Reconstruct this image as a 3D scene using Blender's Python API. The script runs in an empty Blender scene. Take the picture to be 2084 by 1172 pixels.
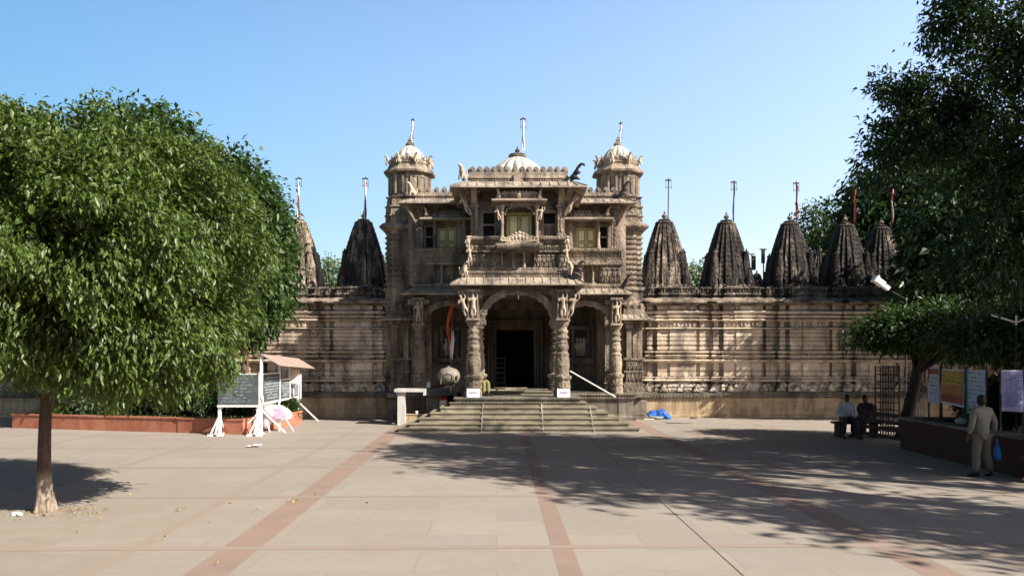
import bpy, bmesh, math, random
import numpy as np
from mathutils import Vector, Matrix
random.seed(7); rng = np.random.default_rng(11)
R = math.radians
S = bpy.context.scene
COL = S.collection

# ------------------------------------------------------------------ camera, sky, sun, exposure
F, CX0, HOR = 1589.0, 1042.0, 720.0
cam_d = bpy.data.cameras.new("camera"); cam = bpy.data.objects.new("camera", cam_d); COL.objects.link(cam)
cam.location = (0, 0, 2.5); cam.rotation_euler = (R(90), 0, 0)
cam_d.sensor_width = 36; cam_d.lens = F / 2084 * 36; cam_d.shift_y = (HOR - 586) / 2084
cam_d.clip_end = 2000; cam_d.clip_start = 0.05
S.camera = cam
SUN = Vector((1.22, -0.68, 1.0)).normalized()
EL = math.asin(SUN.z); AZ = math.atan2(SUN.x, SUN.y)          # azimuth clockwise from +Y
SKYR = ((0, .36), (.41, .64), (.52, .10), (1, .05)); SKYT = (1.49, 1.40, 1.23); SKYS = 1.1; SKYX = ((.50, .72, .80), (2.0, 1.66, 1.72))
W = bpy.data.worlds.new("World"); S.world = W; W.use_nodes = True
nt = W.node_tree
sky = nt.nodes.new("ShaderNodeTexSky"); sky.sky_type = 'NISHITA'; sky.sun_disc = False
sky.sun_elevation = EL; sky.sun_rotation = AZ
sky.air_density = 1.0; sky.dust_density = 0.7; sky.ozone_density = 1.6; sky.altitude = 50
bg = nt.nodes["Background"]; bg.inputs[1].default_value = 0.15
# sky dimmed above the view to cut fill light, brightened on the sun side
tc = nt.nodes.new("ShaderNodeTexCoord"); sxyz = nt.nodes.new("ShaderNodeSeparateXYZ"); nt.links.new(tc.outputs['Generated'], sxyz.inputs[0])
rmp = nt.nodes.new("ShaderNodeValToRGB"); rmp.color_ramp.interpolation = 'EASE'; el_ = rmp.color_ramp.elements
while len(el_) < 4: el_.new(.5)
for e_, (a_, b_) in zip(el_, SKYR): e_.position = a_; e_.color = (b_ * SKYT[0], b_ * SKYT[1], b_ * SKYT[2], 1)
nt.links.new(sxyz.outputs[2], rmp.inputs[0])
hs = nt.nodes.new("ShaderNodeHueSaturation"); hs.inputs['Saturation'].default_value = SKYS; nt.links.new(sky.outputs[0], hs.inputs['Color'])
mm_ = nt.nodes.new("ShaderNodeMix"); mm_.data_type = 'RGBA'; mm_.blend_type = 'MULTIPLY'; mm_.inputs[0].default_value = 1
mrx = nt.nodes.new("ShaderNodeMapRange"); mrx.inputs[1].default_value = -.6; mrx.inputs[2].default_value = .6; nt.links.new(sxyz.outputs[0], mrx.inputs[0])
mxx = nt.nodes.new("ShaderNodeMix"); mxx.data_type = 'RGBA'; mxx.inputs[6].default_value = (*SKYX[0], 1); mxx.inputs[7].default_value = (*SKYX[1], 1); nt.links.new(mrx.outputs[0], mxx.inputs[0])
mx2 = nt.nodes.new("ShaderNodeMix"); mx2.data_type = 'RGBA'; mx2.blend_type = 'MULTIPLY'; mx2.inputs[0].default_value = 1; nt.links.new(hs.outputs[0], mx2.inputs[6]); nt.links.new(mxx.outputs[2], mx2.inputs[7])
nt.links.new(mx2.outputs[2], mm_.inputs[6]); nt.links.new(rmp.outputs[0], mm_.inputs[7]); nt.links.new(mm_.outputs[2], bg.inputs[0])
sd = bpy.data.lights.new("sun", 'SUN'); sd.energy = 5.0; sd.angle = R(0.5); sd.color = (1.0, 0.93, 0.83)
so = bpy.data.objects.new("sun", sd); COL.objects.link(so)
so.rotation_euler = SUN.to_track_quat('Z', 'Y').to_euler(); so.location = (30, -20, 40)
S.view_settings.view_transform = 'Standard'; S.view_settings.look = 'None'
S.view_settings.exposure = 0.95; S.view_settings.gamma = 1
S.render.engine = 'CYCLES'

def XX(px, D): return (px - CX0) * D / F
def ZZ(py, D): return 2.5 + (HOR - py) * D / F

# ------------------------------------------------------------------ materials
def N(t, ty, **kw):
    n = t.nodes.new(ty)
    for k, v in kw.items():
        if k in ('operation', 'blend_type', 'data_type', 'feature', 'distance', 'wave_type', 'bands_direction', 'rings_direction', 'noise_dimensions'):
            setattr(n, k, v)
        else:
            n.inputs[k.replace('_', ' ')].default_value = v
    return n
def ramp(t, src, stops):
    r = t.nodes.new("ShaderNodeValToRGB"); e = r.color_ramp.elements
    while len(e) < len(stops): e.new(0.5)
    for i, (p, c) in enumerate(stops):
        e[i].position = p
        e[i].color = (c, c, c, 1) if isinstance(c, (int, float)) else (*c, 1)
    t.links.new(src, r.inputs[0]); return r.outputs[0]
def mixc(t, fac, a, b, mode='MIX'):
    m = t.nodes.new("ShaderNodeMix"); m.data_type = 'RGBA'; m.blend_type = mode
    for idx, v in ((0, fac), (6, a), (7, b)):
        if hasattr(v, 'is_output') or isinstance(v, bpy.types.NodeSocket): t.links.new(v, m.inputs[idx])
        elif isinstance(v, (int, float)): m.inputs[idx].default_value = v if idx == 0 else (v, v, v, 1)
        else: m.inputs[idx].default_value = (*v, 1)
    return m.outputs[2]
def newmat(name):
    m = bpy.data.materials.new(name); m.use_nodes = True
    t = m.node_tree; b = t.nodes["Principled BSDF"]
    return m, t, b
def pos(t, scale=(1, 1, 1)):
    g = t.nodes.new("ShaderNodeNewGeometry")
    mp = t.nodes.new("ShaderNodeMapping"); mp.inputs['Scale'].default_value = scale
    t.links.new(g.outputs['Position'], mp.inputs[0]); return mp.outputs[0]
def noise(t, vec, scale, detail=4, rough=0.6, dist=0.0):
    n = t.nodes.new("ShaderNodeTexNoise"); n.inputs['Scale'].default_value = scale
    n.inputs['Detail'].default_value = detail; n.inputs['Roughness'].default_value = rough
    n.inputs['Distortion'].default_value = dist
    t.links.new(vec, n.inputs['Vector']); return n.outputs[0]
def voro(t, vec, scale, feature='F1'):
    n = t.nodes.new("ShaderNodeTexVoronoi"); n.feature = feature; n.inputs['Scale'].default_value = scale
    t.links.new(vec, n.inputs['Vector']); return n.outputs['Distance']
def bump(t, b, h, strength=0.5, dist=0.02, prev=None):
    n = t.nodes.new("ShaderNodeBump"); n.inputs['Strength'].default_value = strength; n.inputs['Distance'].default_value = dist
    t.links.new(h, n.inputs['Height'])
    if prev: t.links.new(prev, n.inputs['Normal'])
    t.links.new(n.outputs[0], b.inputs['Normal']); return n.outputs[0]
def math2(t, op, a, b=0.0):
    n = t.nodes.new("ShaderNodeMath"); n.operation = op
    for i, v in enumerate((a, b)):
        if isinstance(v, bpy.types.NodeSocket): t.links.new(v, n.inputs[i])
        else: n.inputs[i].default_value = v
    return n.outputs[0]

def stone(name, light, mid, dark, stain=0.5, carve=0.0, carve_scale=14, streak=(1.6, 1.6, 0.35), sharp=0.12, rough=0.9, joints=False, stain_scale=1.3, jw=.82, jh=.31):
    """weathered stone: tone variation, dark run-off stains, grain and carved relief"""
    m, t, b = newmat(name)
    p = pos(t)
    n1 = noise(t, p, 2.3, 6, .62)
    c = mixc(t, ramp(t, n1, [(.33, 0), (.66, 1)]), mid, light)
    fine = noise(t, p, 26, 3, .7)
    c = mixc(t, ramp(t, fine, [(.3, .22), (.75, 0)]), c, tuple(x * .55 for x in mid))
    if joints:
        mp = pos(t, (1, 1, 1))
        br = t.nodes.new("ShaderNodeTexBrick"); sep = t.nodes.new("ShaderNodeSeparateXYZ"); cmb = t.nodes.new("ShaderNodeCombineXYZ")
        t.links.new(mp, sep.inputs[0]); t.links.new(sep.outputs[0], cmb.inputs[0]); t.links.new(sep.outputs[2], cmb.inputs[1])
        t.links.new(cmb.outputs[0], br.inputs['Vector'])
        br.inputs['Scale'].default_value = 1; br.inputs['Brick Width'].default_value = jw; br.inputs['Row Height'].default_value = jh; br.offset = .5 if jh < 1 else 0
        br.inputs['Mortar Size'].default_value = .008; br.inputs['Color1'].default_value = (1, 1, 1, 1); br.inputs['Color2'].default_value = (.80, .78, .74, 1); br.inputs['Mortar'].default_value = (.45, .42, .38, 1)
        c = mixc(t, 1.0, c, br.outputs[0], 'MULTIPLY')
    ps = pos(t, streak)
    s1 = noise(t, ps, stain_scale, 7, .68, .4)
    th = .62 - .3 * stain
    c = mixc(t, ramp(t, s1, [(max(th - sharp, 0), 0), (th + sharp, .92)]), c, dark)
    t.links.new(c, b.inputs['Base Color']); b.inputs['Roughness'].default_value = rough
    b.inputs['Specular IOR Level'].default_value = 0.25
    g = noise(t, p, 38, 4, .7)
    last = bump(t, b, g, .35, .015)
    if carve:
        v = voro(t, pos(t, (1, 1, .8)), carve_scale, 'SMOOTH_F1')
        v2 = voro(t, p, carve_scale * 2.3)
        mm = math2(t, 'ADD', v, math2(t, 'MULTIPLY', v2, .4))
        bump(t, b, mm, carve, .07, last)
    return m
def plain(name, col, rough=.7, var=.2, metal=0, scale=12, bmp=.15, spec=.3):
    m, t, b = newmat(name); p = pos(t)
    n = noise(t, p, scale, 4, .6)
    c = mixc(t, ramp(t, n, [(.3, 0), (.7, 1)]), tuple(x * (1 - var) for x in col), tuple(min(x * (1 + var * .5), 1) for x in col))
    t.links.new(c, b.inputs['Base Color']); b.inputs['Roughness'].default_value = rough; b.inputs['Metallic'].default_value = metal
    b.inputs['Specular IOR Level'].default_value = spec
    if bmp: bump(t, b, n, bmp, .02)
    return m
def leafmat(name, c1, c2, c3, trans=.35, rough=.42, sc=5.0):
    m, t, b = newmat(name); p = pos(t)
    n = noise(t, p, sc, 2, .5); n2 = noise(t, p, sc * 5, 1, .5)
    c = mixc(t, ramp(t, n, [(.35, 0), (.65, 1)]), c1, c2)
    c = mixc(t, ramp(t, n2, [(.5, 0), (.72, 1)]), c, c3)
    b.inputs['Roughness'].default_value = rough; t.links.new(c, b.inputs['Base Color'])
    b.inputs['Specular IOR Level'].default_value = .4
    tr = t.nodes.new("ShaderNodeBsdfTranslucent"); t.links.new(mixc(t, .5, c, (c3[0] * 1.6, c3[1] * 1.7, c3[2] * .8)), tr.inputs[0])
    mx = t.nodes.new("ShaderNodeMixShader"); mx.inputs[0].default_value = trans
    t.links.new(b.outputs[0], mx.inputs[1]); t.links.new(tr.outputs[0], mx.inputs[2])
    t.links.new(mx.outputs[0], t.nodes["Material Output"].inputs[0])
    return m

M = {}
M['facade'] = stone('carved_sandstone', (.53, .43, .315), (.29, .232, .17), (.042, .037, .033), .42, carve=.6, carve_scale=13, sharp=.16)
M['facade_plain'] = stone('weathered_sandstone', (.56, .45, .335), (.34, .272, .20), (.045, .039, .035), .42, carve=.3, carve_scale=15, sharp=.16)
M['eave'] = stone('eave_stone', (.46, .385, .30), (.35, .29, .225), (.08, .068, .06), .24)
M['wallcornice'] = stone('blackened_cornice_stone', (.50, .41, .31), (.32, .26, .2), (.05, .042, .036), .52, sharp=.14)
M['wall'] = stone('cream_wall_stone', (.80, .68, .54), (.64, .525, .41), (.07, .058, .048), .2, carve=.12, carve_scale=9, joints=True, streak=(1.1, 1.1, .5), jw=.9, jh=.62)
M['wallshade'] = stone('shaded_wall_stone', (.50, .43, .34), (.37, .31, .245), (.06, .052, .045), .30, carve=.25, carve_scale=9, joints=True, streak=(1.1, 1.1, .5))  # unused shaded copy of the cream wall stone, shade put into its colour
M['frieze'] = stone('stained_frieze_stone', (.78, .70, .58), (.52, .44, .34), (.045, .045, .04), .38, carve=1.0, carve_scale=6, streak=(1.5, 1.5, 1.2), stain_scale=2.2)
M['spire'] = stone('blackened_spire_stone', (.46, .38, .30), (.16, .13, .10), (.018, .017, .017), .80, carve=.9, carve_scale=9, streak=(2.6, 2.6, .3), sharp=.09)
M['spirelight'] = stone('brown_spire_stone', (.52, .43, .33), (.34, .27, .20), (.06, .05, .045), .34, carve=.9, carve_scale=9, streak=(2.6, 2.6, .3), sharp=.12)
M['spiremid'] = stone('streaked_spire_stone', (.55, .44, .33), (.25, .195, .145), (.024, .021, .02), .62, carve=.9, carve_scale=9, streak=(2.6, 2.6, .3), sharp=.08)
M['parapet'] = stone('blackened_parapet_stone', (.42, .36, .28), (.2, .17, .13), (.03, .028, .026), .55, carve=.9, carve_scale=8)
M['plinth'] = stone('buff_plinth_stone', (.58, .45, .29), (.46, .35, .22), (.12, .09, .065), .10, joints=True)
M['darkplinth'] = stone('grey_plinth_stone', (.30, .27, .21), (.21, .185, .145), (.06, .055, .045), .3, joints=True)
M['step'] = stone('mossy_step_stone', (.40, .35, .255), (.27, .235, .17), (.10, .085, .06), .3, streak=(1.0, 1.0, 2.0), sharp=.16)
M['mortar'] = plain('pale_mortar', (.75, .73, .68), .9, .15)
M['dome'] = stone('whitewashed_marble', (.74, .71, .64), (.62, .585, .5), (.2, .17, .13), .32, streak=(3, 3, .5), rough=.6)
M['domedirt'] = stone('dirty_marble', (.7, .66, .56), (.5, .45, .36), (.08, .07, .055), .4, streak=(3, 3, .8), carve=.6)
M['figure'] = stone('pale_statue_stone', (.58, .47, .35), (.44, .345, .25), (.10, .08, .065), .12)
M['darkfigure'] = stone('black_statue_stone', (.14, .12, .11), (.09, .08, .075), (.03, .03, .03), .3)
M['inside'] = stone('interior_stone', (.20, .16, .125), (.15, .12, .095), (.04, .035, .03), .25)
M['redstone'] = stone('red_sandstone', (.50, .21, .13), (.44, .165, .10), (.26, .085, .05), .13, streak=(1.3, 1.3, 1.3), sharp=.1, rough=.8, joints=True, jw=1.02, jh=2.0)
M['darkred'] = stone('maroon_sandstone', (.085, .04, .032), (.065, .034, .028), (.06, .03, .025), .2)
M['yellow'] = plain('yellow_painted_wood', (.50, .44, .15), .6, .18)
M['yellowpale'] = plain('pale_yellow_panel', (.74, .68, .38), .6, .25, scale=20)
M['yellowdark'] = plain('olive_painted_wood', (.10, .09, .03), .6, .2)
M['black'] = plain('dark_opening', (.012, .011, .010), .9, .1, bmp=0)
M['glass'] = plain('dark_pane', (.022, .021, .02), .6, .2, bmp=0, spec=.1)  # near-black and dull, with little reflection
M['white'] = plain('white_paint', (.82, .80, .76), .5, .12)
M['whitestone'] = stone('white_marble_slab', (.66, .64, .60), (.5, .48, .43), (.4, .38, .33), .05, rough=.5)
M['slate'] = plain('slate_board', (.085, .105, .11), .75, .35, scale=5)
M['chalk'] = plain('chalk', (.62, .64, .64), .95, .1, bmp=0)
M['tin'] = plain('faded_tin_sheet', (.33, .25, .21), .6, .15, scale=3)
M['canvas'] = plain('cream_canvas', (.72, .64, .52), .85, .12, scale=7, bmp=.4)
M['rust'] = plain('rusty_iron', (.16, .11, .075), .8, .4)
M['iron'] = plain('dark_iron', (.035, .03, .028), .7, .3)
M['steel'] = plain('galvanised_steel', (.5, .48, .42), .35, .12, metal=.6)
M['granite'] = plain('dark_granite', (.05, .055, .058), .35, .3, scale=40, bmp=0)
M['signwhite'] = plain('white_board', (.82, .76, .80), .6, .05, bmp=0)
M['print'] = plain('grey_print', (.2, .16, .2), .8, .1, bmp=0)
M['red'] = plain('red_cloth', (.26, .03, .025), .8, .25)
M['orange'] = plain('saffron_cloth', (.55, .09, .02), .8, .25)
M['gold'] = plain('ochre_paint', (.6, .36, .05), .6, .2)
M['whitecloth'] = plain('white_cloth', (.72, .68, .64), .85, .15)
M['pinkcloth'] = plain('pink_print', (.74, .42, .58), .7, .25, scale=30)
M['pack'] = plain('white_plastic_sheet', (.80, .74, .76), .5, .12, scale=9, bmp=.6)
M['bluebag'] = plain('blue_plastic', (.02, .20, .72), .4, .15)
M['tarp'] = plain('blue_tarp', (.03, .14, .52), .45, .4, scale=9, bmp=.8)
M['tarp2'] = plain('grey_green_sheet', (.26, .3, .27), .6, .3, scale=9, bmp=.8)
M['bark'] = None
M['darkbark'] = plain('dark_bark', (.05, .037, .03), .95, .4, scale=6, bmp=.8)
M['urnmetal'] = plain('dull_tinned_metal', (.26, .225, .18), .6, .15, metal=.1)
M['khaki'] = plain('khaki_cloth', (.215, .205, .17), .9, .14, scale=14, bmp=.6)
M['khakidark'] = plain('khaki_trouser_cloth', (.17, .155, .12), .9, .14, scale=14, bmp=.6)
M['greentrouser'] = plain('olive_trouser_cloth', (.22, .20, .08), .9, .14, scale=14, bmp=.6)
M['skin'] = plain('brown_skin', (.13, .065, .04), .55, .1, bmp=0)
M['hair'] = plain('black_hair', (.012, .01, .009), .6, .2, scale=60)
M['shirtwhite'] = plain('white_shirt_cloth', (.50, .50, .54), .9, .1, scale=14, bmp=.5)
M['shirtdark'] = plain('dark_shirt_cloth', (.05, .03, .055), .9, .2, scale=14, bmp=.5)
M['trouserdark'] = plain('dark_trouser_cloth', (.035, .035, .04), .9, .2, scale=14, bmp=.5)
M['shoe'] = plain('black_shoe', (.015, .013, .012), .4, .2)
M['soil'] = plain('planter_soil', (.10, .07, .045), .95, .4, scale=15, bmp=.8)
M['posterred'] = plain('red_print', (.30, .07, .05), .6, .2)
M['posteryellow'] = plain('yellow_print', (.42, .28, .06), .6, .2)
M['posterorange'] = plain('orange_print', (.42, .17, .06), .6, .2)
M['posterwhite'] = plain('white_print_paper', (.46, .45, .50), .6, .08)
M['posterblue'] = plain('blue_print', (.12, .16, .5), .6, .2)
M['postergreen'] = plain('green_print', (.03, .35, .26), .6, .2)
M['lav'] = plain('lavender_print_paper', (.42, .42, .60), .6, .12)
def bark():
    m, t, b = newmat('bark'); p = pos(t, (5, 5, 1.4))
    n = noise(t, p, 3, 7, .7, .6)
    c = ramp(t, n, [(.3, (.05, .032, .022)), (.55, (.15, .10, .07)), (.75, (.30, .22, .16))])
    t.links.new(c, b.inputs['Base Color']); b.inputs['Roughness'].default_value = .95
    bump(t, b, n, .9, .05); return m
M['bark'] = bark()
def limebark():
    m, t, b = newmat('lime_washed_bark'); p = pos(t, (5, 5, 1.6))
    n = noise(t, p, 3, 7, .7, .6)
    c = ramp(t, n, [(.3, (.13, .095, .07)), (.5, (.28, .22, .165)), (.7, (.44, .37, .29))])
    d = ramp(t, n, [(.3, (.035, .022, .016)), (.75, (.13, .085, .06))])
    g = t.nodes.new("ShaderNodeNewGeometry"); sp = t.nodes.new("ShaderNodeSeparateXYZ"); t.links.new(g.outputs['Position'], sp.inputs[0])
    h = math2(t, 'ADD', sp.outputs[2], math2(t, 'MULTIPLY', n, .5))
    f = t.nodes.new("ShaderNodeMapRange"); f.inputs[1].default_value = .74; f.inputs[2].default_value = .92; t.links.new(h, f.inputs[0])
    t.links.new(mixc(t, f.outputs[0], c, d), b.inputs['Base Color']); b.inputs['Roughness'].default_value = .95
    bump(t, b, n, .9, .05); return m
M['limebark'] = limebark()
M['leaf'] = leafmat('bright_leaf', (.024, .056, .010), (.072, .122, .022), (.165, .205, .052), .24)
M['leafmid'] = leafmat('mid_leaf', (.018, .045, .012), (.04, .08, .02), (.075, .125, .03), .25)
M['leafdark'] = leafmat('dark_leaf', (.013, .030, .011), (.026, .056, .017), (.06, .10, .03), .22)
M['leaffar'] = leafmat('far_leaf', (.06, .10, .05), (.10, .15, .07), (.16, .2, .09), .3, sc=1.5)
M['litter'] = plain('leaf_crumbs', (.30, .21, .10), .9, .4, scale=8)
M['yellowleaf'] = plain('dry_leaf', (.45, .30, .05), .8, .4, scale=8)

def paving():
    m, t, b = newmat('stone_paving')
    g = t.nodes.new("ShaderNodeNewGeometry")
    mp = t.nodes.new("ShaderNodeMapping"); mp.inputs['Rotation'].default_value = (0, 0, R(-1.1)); t.links.new(g.outputs['Position'], mp.inputs[0])
    p = mp.outputs[0]
    br = t.nodes.new("ShaderNodeTexBrick"); t.links.new(p, br.inputs['Vector']); br.offset = .5
    for k, v in (('Scale', 1), ('Brick Width', 1.93), ('Row Height', .9), ('Mortar Size', .006), ('Bias', 0)): br.inputs[k].default_value = v
    br.inputs['Color1'].default_value = (.365, .325, .28, 1); br.inputs['Color2'].default_value = (.315, .283, .245, 1); br.inputs['Mortar'].default_value = (.26, .225, .19, 1)
    n = noise(t, p, .5, 6, .6, .3)
    c = mixc(t, ramp(t, n, [(.35, 0), (.7, .55)]), br.outputs[0], (.30, .255, .205))
    n2 = noise(t, p, 3.3, 6, .7)
    c = mixc(t, ramp(t, n2, [(.5, 0), (.8, .3)]), c, (.45, .395, .33))
    n3 = noise(t, p, 60, 3, .7)
    c = mixc(t, ramp(t, n3, [(.35, .3), (.6, 0)]), c, (.24, .2, .165))
    n4 = noise(t, p, 1.7, 8, .78, .8)
    c = mixc(t, ramp(t, n4, [(.56, 0), (.66, .32)]), c, (.25, .21, .165))
    n5 = voro(t, p, 5.5)
    c = mixc(t, ramp(t, n5, [(.0, .5), (.045, .0)]), c, (.13, .10, .075))
    # pale brown grit under the trees on the left
    sp = t.nodes.new("ShaderNodeSeparateXYZ"); t.links.new(p, sp.inputs[0])
    mr = t.nodes.new("ShaderNodeMapRange"); mr.inputs[1].default_value = -2.5; mr.inputs[2].default_value = -7; t.links.new(sp.outputs[0], mr.inputs[0])
    dd = math2(t, 'MULTIPLY', mr.outputs[0], ramp(t, noise(t, p, 1.1, 5, .7), [(.38, 0), (.62, .55)]))
    mr2 = t.nodes.new("ShaderNodeMapRange"); mr2.inputs[1].default_value = 16; mr2.inputs[2].default_value = 11; t.links.new(sp.outputs[1], mr2.inputs[0])
    c = mixc(t, math2(t, 'MULTIPLY', dd, mr2.outputs[0]), c, (.27, .215, .145))
    t.links.new(c, b.inputs['Base Color']); b.inputs['Roughness'].default_value = .75; b.inputs['Specular IOR Level'].default_value = .25
    bump(t, b, n3, .12, .01); return m
M['paving'] = paving()
M['band'] = stone('red_paving_stone', (.345, .248, .20), (.32, .23, .185), (.25, .19, .155), .2, streak=(1, 1, 1), sharp=.2, rough=.8)
M['bandfaint'] = stone('faint_red_paving_stone', (.345, .278, .225), (.33, .265, .215), (.31, .255, .21), .25, streak=(1, 1, 1), sharp=.2, rough=.8)

# ------------------------------------------------------------------ mesh building
WORLD = {}
class MB:
    def __init__(s): s.v = []; s.f = []
    def add(s, vs, fs):
        o = len(s.v); s.v += [tuple(v) for v in vs]; s.f += [tuple(i + o for i in f) for f in fs]; return s
    def box(s, x0, x1, y0, y1, z0, z1):
        return s.add([(x0, y0, z0), (x1, y0, z0), (x1, y1, z0), (x0, y1, z0), (x0, y0, z1), (x1, y0, z1), (x1, y1, z1), (x0, y1, z1)],
                     [(0, 3, 2, 1), (4, 5, 6, 7), (0, 1, 5, 4), (1, 2, 6, 5), (2, 3, 7, 6), (3, 0, 4, 7)])
    def cbox(s, c, size, rot=None, taper=1.0):
        hx, hy, hz = [q / 2 for q in size]
        vs = [Vector((sx * hx * (taper if sz > 0 else 1), sy * hy * (taper if sz > 0 else 1), sz * hz)) for sz in (-1, 1) for sx, sy in ((-1, -1), (1, -1), (1, 1), (-1, 1))]
        if rot is not None: vs = [rot @ v for v in vs]
        c = Vector(c)
        return s.add([v + c for v in vs], [(0, 3, 2, 1), (4, 5, 6, 7), (0, 1, 5, 4), (1, 2, 6, 5), (2, 3, 7, 6), (3, 0, 4, 7)])
    def bar(s, a, b, w, h=None):
        a = Vector(a); b = Vector(b); h = h or w
        d = b - a; q = d.to_track_quat('Z', 'Y').to_matrix()
        return s.cbox((a + b) / 2, (w, h, d.length), q)
    def tube(s, pts, r, n=8, cap=True):
        pts = [Vector(p) for p in pts]; k = len(pts)
        rr = r if isinstance(r, (list, tuple)) else [r] * k
        vs = []; prev = None
        for i, p in enumerate(pts):
            d = (pts[min(i + 1, k - 1)] - pts[max(i - 1, 0)]).normalized()
            if prev is None:
                u = d.orthogonal().normalized()
            else:
                u = (prev - d * prev.dot(d)); u = u.normalized() if u.length > 1e-5 else d.orthogonal().normalized()
            prev = u; w = d.cross(u)
            for j in range(n):
                a = 2 * math.pi * j / n; vs.append(p + (u * math.cos(a) + w * math.sin(a)) * rr[i])
        fs = [(i * n + j, i * n + (j + 1) % n, (i + 1) * n + (j + 1) % n, (i + 1) * n + j) for i in range(k - 1) for j in range(n)]
        if cap: fs += [tuple(range(n))[::-1], tuple((k - 1) * n + j for j in range(n))]
        return s.add(vs, fs)
    def lathe(s, prof, c=(0, 0), n=24, lobes=0, amp=0.0, zc=0):
        vs = []
        for r, z in prof:
            for j in range(n):
                a = 2 * math.pi * j / n
                q = r * (1 + (amp * abs(math.cos(lobes * a / 2)) - amp if lobes else 0))
                vs.append((c[0] + q * math.cos(a), c[1] + q * math.sin(a), z + zc))
        k = len(prof)
        fs = [(i * n + j, i * n + (j + 1) % n, (i + 1) * n + (j + 1) % n, (i + 1) * n + j) for i in range(k - 1) for j in range(n)]
        fs += [tuple(range(n))[::-1], tuple((k - 1) * n + j for j in range(n))]
        return s.add(vs, fs)
    def sweep(s, plan, prof, closed=False, cap=False):
        n = len(plan); P = [Vector((p[0], p[1])) for p in plan]; offs = []
        for i in range(n):
            a = P[i] - P[i - 1] if (closed or i > 0) else None
            b = P[(i + 1) % n] - P[i] if (closed or i < n - 1) else None
            ns = [Vector((d.y, -d.x)).normalized() for d in (a, b) if d is not None]
            if len(ns) == 2:
                den = 1 + ns[0].dot(ns[1]); o = (ns[0] + ns[1]) / max(den, .2)
            else: o = ns[0]
            offs.append(o)
        vs = [(P[i].x + offs[i].x * d, P[i].y + offs[i].y * d, z) for d, z in prof for i in range(n)]
        k = len(prof); m = n if closed else n - 1
        fs = [(r * n + i, r * n + (i + 1) % n, (r + 1) * n + (i + 1) % n, (r + 1) * n + i) for r in range(k - 1) for i in range(m)]
        if cap: fs += [tuple(range(n))[::-1], tuple((k - 1) * n + i for i in range(n))]
        return s.add(vs, fs)
    def loft(s, plan, levels, c=(0, 0), cap=True):
        n = len(plan)
        vs = [(c[0] + p[0] * q, c[1] + p[1] * q, z) for q, z in levels for p in plan]
        k = len(levels)
        fs = [(r * n + i, r * n + (i + 1) % n, (r + 1) * n + (i + 1) % n, (r + 1) * n + i) for r in range(k - 1) for i in range(n)]
        if cap: fs += [tuple(range(n))[::-1], tuple((k - 1) * n + i for i in range(n))]
        return s.add(vs, fs)
    def prism(s, poly, y0, y1):      # poly in (x,z), extruded in y
        n = len(poly)
        vs = [(x, y0, z) for x, z in poly] + [(x, y1, z) for x, z in poly]
        fs = [(i, (i + 1) % n, n + (i + 1) % n, n + i) for i in range(n)] + [tuple(range(n))[::-1], tuple(range(n, 2 * n))]
        return s.add(vs, fs)
    def ball(s, c, r, n=10, m=7):
        rx, ry, rz = r if isinstance(r, (tuple, list)) else (r, r, r)
        vs = [(c[0], c[1], c[2] - rz)]
        for i in range(1, m):
            a = -math.pi / 2 + math.pi * i / m
            for j in range(n):
                b = 2 * math.pi * j / n; vs.append((c[0] + rx * math.cos(a) * math.cos(b), c[1] + ry * math.cos(a) * math.sin(b), c[2] + rz * math.sin(a)))
        vs.append((c[0], c[1], c[2] + rz)); L = len(vs) - 1
        fs = [(0, 1 + (j + 1) % n, 1 + j) for j in range(n)]
        for i in range(m - 2):
            for j in range(n): fs.append((1 + i * n + j, 1 + i * n + (j + 1) % n, 1 + (i + 1) * n + (j + 1) % n, 1 + (i + 1) * n + j))
        fs += [(L, 1 + (m - 2) * n + j, 1 + (m - 2) * n + (j + 1) % n) for j in range(n)]
        return s.add(vs, fs)
    def addmesh(s, me, loc, scale=1.0, rz=0.0, flip=1):
        c, sn = math.cos(rz), math.sin(rz)
        vs = []
        for v in me.vertices:
            x, y, z = v.co.x * scale * flip, v.co.y * scale, v.co.z * scale
            vs.append((loc[0] + x * c - y * sn, loc[1] + x * sn + y * c, loc[2] + z))
        return s.add(vs, [tuple(p.vertices) for p in me.polygons])
    def mesh(s, name, mat, smooth=0, recalc=True):
        me = bpy.data.meshes.new(name); me.from_pydata(s.v, [], s.f); me.validate()
        if recalc:
            bm = bmesh.new(); bm.from_mesh(me); bmesh.ops.recalc_face_normals(bm, faces=bm.faces); bm.to_mesh(me); bm.free()
        if smooth:
            me.shade_smooth(); me.set_sharp_from_angle(angle=R(smooth))
        if isinstance(mat, str): mat = M[mat]
        if mat: me.materials.append(mat)
        return me
    def build(s, name, mat, parent=None, smooth=0, origin=None):
        """origin: world point that becomes the object's own location"""
        base = Vector(WORLD[parent.name]) if parent else Vector((0, 0, 0))
        o0 = Vector(origin) if origin is not None else base
        s.v = [(v[0] - o0.x, v[1] - o0.y, v[2] - o0.z) for v in s.v]
        ob = bpy.data.objects.new(name, s.mesh(name, mat, smooth)); COL.objects.link(ob)
        ob.location = o0 - base
        if parent: ob.parent = parent
        WORLD[ob.name] = tuple(o0)
        return ob
def place(name, me, world, parent=None, rz=0.0, scale=1.0, rx=0.0, ry=0.0, label=None):
    ob = bpy.data.objects.new(name, me); COL.objects.link(ob)
    base = Vector(WORLD[parent.name]) if parent else Vector((0, 0, 0))
    ob.location = Vector(world) - base; ob.rotation_euler = (rx, ry, rz)
    ob.scale = (scale,) * 3 if isinstance(scale, (int, float)) else scale
    if parent: ob.parent = parent
    WORLD[ob.name] = tuple(world)
    if label: ob['label'] = label
    return ob
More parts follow.
